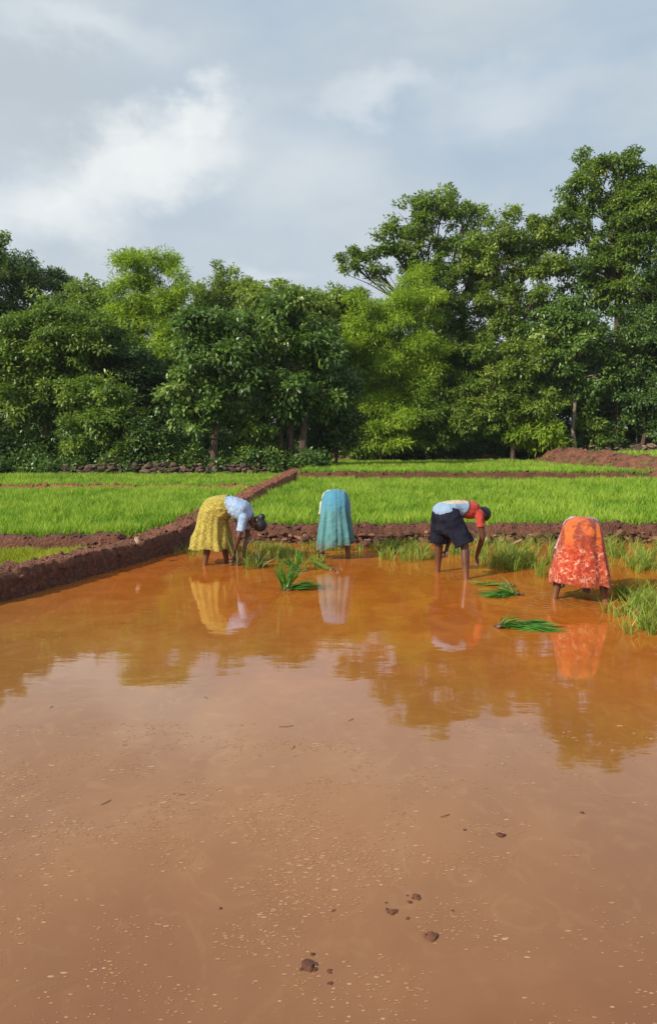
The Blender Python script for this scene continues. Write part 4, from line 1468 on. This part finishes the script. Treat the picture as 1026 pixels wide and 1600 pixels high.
def loft_cloth(name, rings, m, parent, folds=9, amp=0.10, seed=0.0, hem_wave=0.015, hem_tilt=0.0, NU=120, NV=54, soft=0.0, thick=0.004):
    """rings: (cx, cz, ax, az, ra, rb, fold); cloth tube in the sagittal plane (x, z), b along y"""
    Rr = np.array(rings, float)
    n = len(Rr)
    t = np.linspace(0, n - 1, NV)
    # smooth interpolation (catmull-rom)
    E = np.vstack([2 * Rr[0] - Rr[1], Rr, 2 * Rr[-1] - Rr[-2]])
    S = []
    for u in t:
        i = min(int(u), n - 2); f = u - i
        a, b, c, d = E[i], E[i + 1], E[i + 2], E[i + 3]
        S.append(0.5 * (2 * b + (c - a) * f + (2 * a - 5 * b + 4 * c - d) * f * f + (3 * b - a - 3 * c + d) * f ** 3))
    V = []
    for j, s in enumerate(S):
        cx, cz, ax, az, ra, rb, fo = s[:7]
        oy = s[7] if len(s) > 7 else 0
        l = math.hypot(ax, az); ax /= l; az /= l
        v = j / (NV - 1)
        for i in range(NU):
            th = 2 * math.pi * i / NU
            c, sn = math.cos(th), math.sin(th)
            q = Vector((c * 1.3, sn * 1.3, seed + v * 0.5))
            ph = folds * th + 3.2 * mnoise.noise(q) + 1.0 * math.sin(th * 2 + seed)
            fold = (0.55 * math.sin(ph) + 0.35 * math.sin(ph * 1.7 + seed * 2) + 0.5 * mnoise.noise(Vector((c * 3.1, sn * 3.1, seed + v * 1.4))))
            wr = 0.010 * mnoise.noise(Vector((c * 4, sn * 4, v * 9 + seed)))
            k = 1 + amp * fo * fold
            e = 2.3
            r = (abs(c) ** e + abs(sn) ** e) ** (-1 / e)
            x = (ra * k + wr) * r * c
            y = (rb * k + wr) * r * sn
            px_, pz_ = cx + ax * x, cz + az * x
            py_ = oy + y
            if v > .55:
                g = (v - .55) / .45
                pz_ += g * (hem_wave * math.sin(ph * .7) - hem_tilt * (py_ / max(rb, .01)))
            V.append((px_, py_, pz_))
    Q = [[j * NU + i, j * NU + (i + 1) % NU, (j + 1) * NU + (i + 1) % NU, (j + 1) * NU + i] for j in range(NV - 1) for i in range(NU)]
    # inner skin so that the cloth has thickness
    V = np.array(V)
    inner = V.reshape(NV, NU, 3).copy()
    ctr = inner.mean(1, keepdims=True)
    dv = inner - ctr
    inner = inner - dv / (np.linalg.norm(dv, axis=2, keepdims=True) + 1e-9) * thick
    off = NV * NU
    Q2 = [[off + a for a in reversed(q)] for q in Q]
    rim = [[(NV - 1) * NU + i, (NV - 1) * NU + (i + 1) % NU, off + (NV - 1) * NU + (i + 1) % NU, off + (NV - 1) * NU + i] for i in range(NU)]
    rim += [[(i + 1) % NU, i, off + i, off + (i + 1) % NU] for i in range(NU)]
    me = np_mesh(name, np.vstack([V, inner.reshape(-1, 3)]), [np.array(Q + Q2 + rim)])
    return link(name, me, m, parent)


def person(label, loc, heading, J, skin, blouse_mat, blouse_name, hair='bun', sleeve=0.6, torso_scale=1.0, group=None):
    A = Acc()
    k = torso_scale
    hip, waist, chest, neck, head = [Vector(J[n]) for n in ('hip', 'waist', 'chest', 'neck', 'head')]
    Y = Vector((0, 1, 0))
    for s in (1, -1):
        cap(A, hip + Y * .070 * s, .105 * k, hip.lerp(waist, .5) + Y * .06 * s, .095 * k)
        cap(A, hip.lerp(waist, .5) + Y * .06 * s, .095 * k, waist + Y * .058 * s, .088 * k)
        cap(A, waist + Y * .065 * s, .095 * k, chest + Y * .085 * s, .108 * k)
        cap(A, chest + Y * .085 * s, .105 * k, chest.lerp(neck, .75) + Y * .07 * s, .070 * k)
    cap(A, neck - (neck - chest) * .15, .060, head.lerp(neck, .45), .050)
    # head
    u = (head - neck).normalized()
    f = Vector(J['face']); f = (f - u * f.dot(u)).normalized()
    l = u.cross(f)
    M = Matrix((f, l, u)).transposed()
    def H(x, y, z): return head + M @ Vector((x, y, z))
    def add(c, r): A.add(*usphere(c, r, M))
    add(H(-.012, 0, .030), (.092, .075, .090))
    add(H(.018, 0, -.030), (.070, .058, .080))
    add(H(.038, 0, -.085), (.036, .034, .028))            # chin
    cap(A, H(.083, 0, .022), .010, H(.100, 0, -.018), .014, 8)   # nose
    cap(A, H(.074, .030, .034), .011, H(.078, -.030, .034), .011, 8)  # brow
    cap(A, H(.082, .016, -.048), .007, H(.082, -.016, -.048), .007, 8)  # lips
    cap(A, H(.080, .014, -.060), .007, H(.080, -.014, -.060), .007, 8)
    for s in (1, -1):
        add(H(.056, .036 * s, -.010), (.026, .022, .022))   # cheek
        add(H(-.005, .078 * s, -.005), (.018, .009, .030))  # ear
    # legs
    for (hj, kn, an) in J['legs']:
        hj, kn, an = Vector(hj), Vector(kn), Vector(an)
        chain(A, [hj, hj.lerp(kn, .5), kn, kn.lerp(an, .33), kn.lerp(an, .8), an], [.088, .074, .054, .055, .036, .034])
        cap(A, an + Vector((-.03, 0, -.03)), .034, an + Vector((.13, 0, -.055)), .026)
        cap(A, an + Vector((.06, .02, -.05)), .026, an + Vector((.16, .02, -.065)), .018)
        cap(A, an + Vector((.06, -.02, -.05)), .026, an + Vector((.15, -.02, -.065)), .018)
    B = Acc()
    hands = []
    for i, (sh, el, wr, hd, pn) in enumerate(J['arms']):
        sh, el, wr = Vector(sh), Vector(el), Vector(wr)
        chain(A, [chest.lerp(neck, .5), sh, sh.lerp(el, .5), el, el.lerp(wr, .35), wr], [.07, .054, .043, .035, .036, .023])
        hand(A, wr, hd, pn, 1 if sh.y > 0 else -1, J.get('curl', .7))
        e = sh.lerp(el, sleeve)
        chain(B, [chest.lerp(neck, .4), sh], [.085, .066])
        cap(B, sh, .064, sh.lerp(el, sleeve * .6), .058)
        cap(B, sh.lerp(el, sleeve * .5), .057, e, .060, 14, True)
    body = voxel('person', A, 0.0065, 3, skin)
    body.location = loc
    body.rotation_euler = (0, 0, heading)
    tag(body, label, 'person', group)
    # blouse / shirt
    w0 = waist.lerp(hip, J.get('shirt_low', .35))
    for s in (1, -1):
        cap(B, w0 + Vector((-.01, 0, .02)) * (J.get('shirt_low', 0) > .9) + Y * .068 * s, (.125 if J.get('shirt_low', 0) > .9 else .108) * k, waist + Y * .066 * s, .106 * k)
        cap(B, waist + Y * .068 * s, .110 * k, chest + Y * .088 * s, .121 * k)
        cap(B, chest + Y * .088 * s, .119 * k, chest.lerp(neck, .72) + Y * .07 * s, .080 * k)
    voxel(blouse_name, B, 0.0085, 4, blouse_mat, body, 0.009, 11.0)
    # hair
    Hc = Acc()
    Hc.add(*usphere(H(-.022, 0, .042), (.098, .085, .096), M))
    Hc.add(*usphere(H(-.040, 0, -.005), (.072, .078, .085), M))
    if hair == 'bun':
        Hc.add(*usphere(H(-.125, 0, -.02), (.042, .050, .045), M))
        Hc.add(*usphere(H(-.09, 0, -.01), (.04, .05, .06), M))
    voxel('hair', Hc, 0.008, 2, M_hair, body, 0.004, 40.0)
    for s in (1, -1):
        e = Acc()
        e.add(*usphere(H(.073, .031 * s, .010), (.0125, .0125, .0125), M, 12, 8))
        link('eye', e.mesh('eye'), M_eye, body)
    return body


# 1: woman in the yellow skirt, facing right
p = at(338, 881)
J1 = dict(hip=(0, 0, .80), waist=(.17, 0, .835), chest=(.36, 0, .765), neck=(.475, 0, .665), head=(.575, 0, .565), face=(-.6, 0, -.8),
          legs=[((0, .09, .78), (.06, .11, .42), (.13, .12, -.02)), ((0, -.09, .78), (-.06, -.12, .42), (-.14, -.12, -.02))],
          arms=[((.42, .175, .68), (.41, .20, .40), (.37, .10, .15), (-.05, -.1, -1), (-1, 0, 0)),
                ((.42, -.175, .67), (.36, -.215, .41), (.275, -.12, .17), (-.12, .1, -1), (-1, 0, 0))], shirt_low=.3)
w1 = person('person in a yellow printed skirt and pale blue blouse stooping towards the right', (p.x, p.y, 0), R(-4), J1, M_skin, M_blue, 'blouse', 'bun', .72, 1.12)
loft_cloth('skirt', [(.205, .822, -.20, .98, .142, .190, 0), (.13, .808, -.42, .90, .168, .205, .1), (.03, .762, -.75, .66, .210, .215, .2), (-.03, .68, -.97, .25, .205, .205, .4),
                     (-.045, .54, -1, .0, .225, .215, .7), (-.06, .38, -1, 0, .265, .235, .9), (-.055, .215, -1, 0, .305, .255, 1.1)], M_yskirt, w1, 8, .11, 1.0, .018, 0.0)
bundle(0, 0, 'tall muddy bunch of seedlings held in the hands of the yellow skirted person', [((-.10, 0.0, 1.0), .10, .35, .6), ((.25, 0, 1.0), .14, .6, .3), ((-.3, 0, .9), .1, .5, .2)],
       0.42, 70, True, M_bundle_muddy, loc=Vector((p.x + .285, p.y - .12, 0.0)))

# 2: woman in the teal skirt, seen from behind
p = at(524, 872)
J2 = dict(hip=(0, 0, .85), waist=(.17, 0, .885), chest=(.37, 0, .855), neck=(.49, 0, .76), head=(.57, 0, .64), face=(-.7, 0, -.6),
          legs=[((0, .09, .83), (.02, .16, .43), (.02, .205, -.02)), ((0, -.09, .83), (.0, -.15, .43), (-.03, -.19, -.02))],
          arms=[((.42, .175, .76), (.42, .22, .47), (.40, .12, .22), (0, -.1, -1), (-1, 0, 0)), ((.42, -.175, .76), (.42, -.20, .47), (.40, -.10, .22), (0, .1, -1), (-1, 0, 0))], shirt_low=.3)
w2 = person('person in a long teal skirt and cream blouse bent double with their back turned', (p.x, p.y, 0), R(90), J2, M_skin, M_white, 'blouse', 'bun', .55)
loft_cloth('skirt', [(.200, .872, -.16, .98, .130, .178, 0), (.12, .862, -.42, .90, .152, .188, .1), (.03, .80, -.80, .60, .200, .200, .2), (-.02, .70, -.98, .20, .205, .200, .5),
                     (-.03, .52, -1, .0, .215, .220, .8), (-.03, .34, -1, 0, .235, .245, .9), (-.02, .18, -1, 0, .250, .262, 1.1)], M_teal, w2, 9, .15, 4.0, .02, .065)

# 3: man in shorts, facing right and away
a3, b3 = at(683, 893), at(728, 905)
p = (a3 + b3) / 2
J3 = dict(hip=(-.10, 0, .80), waist=(.05, 0, .85), chest=(.23, 0, .835), neck=(.345, 0, .785), head=(.455, 0, .755), face=(-.3, 0, -.95),
          legs=[((-.10, .10, .78), (-.03, .24, .42), (.0, .31, -.02)), ((-.10, -.10, .78), (.02, -.24, .42), (.0, -.31, -.02))],
          arms=[((.28, .18, .79), (.20, .27, .52), (.09, .24, .30), (-.3, -.2, -1), (-1, 0, 0)), ((.28, -.18, .79), (.33, -.20, .50), (.36, -.04, .22), (.1, .1, -1), (-1, 0, 0))], shirt_low=1.0)
m3 = person('person in dark shorts and a red and pale blue shirt stooping towards the right', (p.x, p.y, 0), R(26.6), J3, M_skin, M_tshirt, 'shirt', 'short', .55)
S = Acc()
for s in (1, -1):
    cap(S, (-.115, .070 * s, .765), .128, (-.06, .05 * s, .76), .118)
    kn = Vector((-.03 if s > 0 else .02, .24 * s, .42))
    hj = Vector((-.10, .10 * s, .78))
    cap(S, hj, .128, hj.lerp(kn, .55), .122)
    cap(S, hj.lerp(kn, .45), .124, hj.lerp(kn, .99), .130, 18, True)
    cap(S, (-.11, 0, .76), .126, (-.09, .06 * s, .62), .115)
voxel('shorts', S, .009, 3, M_navy, m3, .014, 9.0)

# 4: woman in the orange skirt, nearest, seen from behind
p = at(905, 938)
J4 = dict(hip=(0, 0, .745), waist=(.17, 0, .782), chest=(.36, 0, .752), neck=(.47, 0, .65), head=(.55, 0, .52), face=(-.7, 0, -.6),
          legs=[((0, .10, .73), (.02, .20, .38), (.0, .265, -.02)), ((0, -.10, .73), (.0, -.20, .38), (-.02, -.265, -.02))],
          arms=[((.40, .17, .64), (.26, .275, .43), (.25, .22, .20), (0, -.2, -1), (-1, 0, 0)), ((.40, -.17, .65), (.42, -.18, .38), (.38, -.08, .14), (0, .1, -1), (-1, 0, 0))], shirt_low=.3)
w4 = person('person in an orange printed skirt stooping nearest the camera with their back turned', (p.x, p.y, 0), R(72), J4, M_skin, M_speckle, 'blouse', 'bun', .75)
loft_cloth('skirt', [(.190, .760, -.14, .98, .132, .182, 0), (.12, .750, -.42, .90, .155, .200, .1), (.03, .70, -.80, .60, .195, .215, .2), (-.02, .61, -.98, .20, .205, .235, .4),
                     (-.03, .46, -1, .0, .22, .265, .6), (-.03, .30, -1, 0, .24, .300, .7), (-.02, .185, -1, 0, .25, .320, .8)], M_orange, w4, 5, .11, 9.0, .024, -.012)


# ------------------------------------------------------------------ humid air
def build_haze():
    bm = bmesh.new()
    bmesh.ops.create_cube(bm, size=1.0)
    for v in bm.verts:
        v.co = Vector((v.co.x * 1400, v.co.y * 1100 + 400, v.co.z * 28 + 12.0))
    me = bpy.data.meshes.new('haze')
    bm.to_mesh(me)
    bm.free()
    m = bpy.data.materials.new('humid_air')
    m.use_nodes = True
    nt = NT(m.node_tree)
    out = nt.n('ShaderNodeOutputMaterial')
    v = nt.n('ShaderNodeVolumePrincipled')
    v.inputs['Color'].default_value = (0.86, 0.91, 0.96, 1)
    v.inputs['Density'].default_value = 0.00025
    v.inputs['Anisotropy'].default_value = 0.2
    nt.t.links.new(v.outputs[0], out.inputs['Volume'])
    o = link('haze', me, m, smooth=False)
    tag(o, 'thin humid haze in the air over the fields', 'haze', kind='stuff')


build_haze()
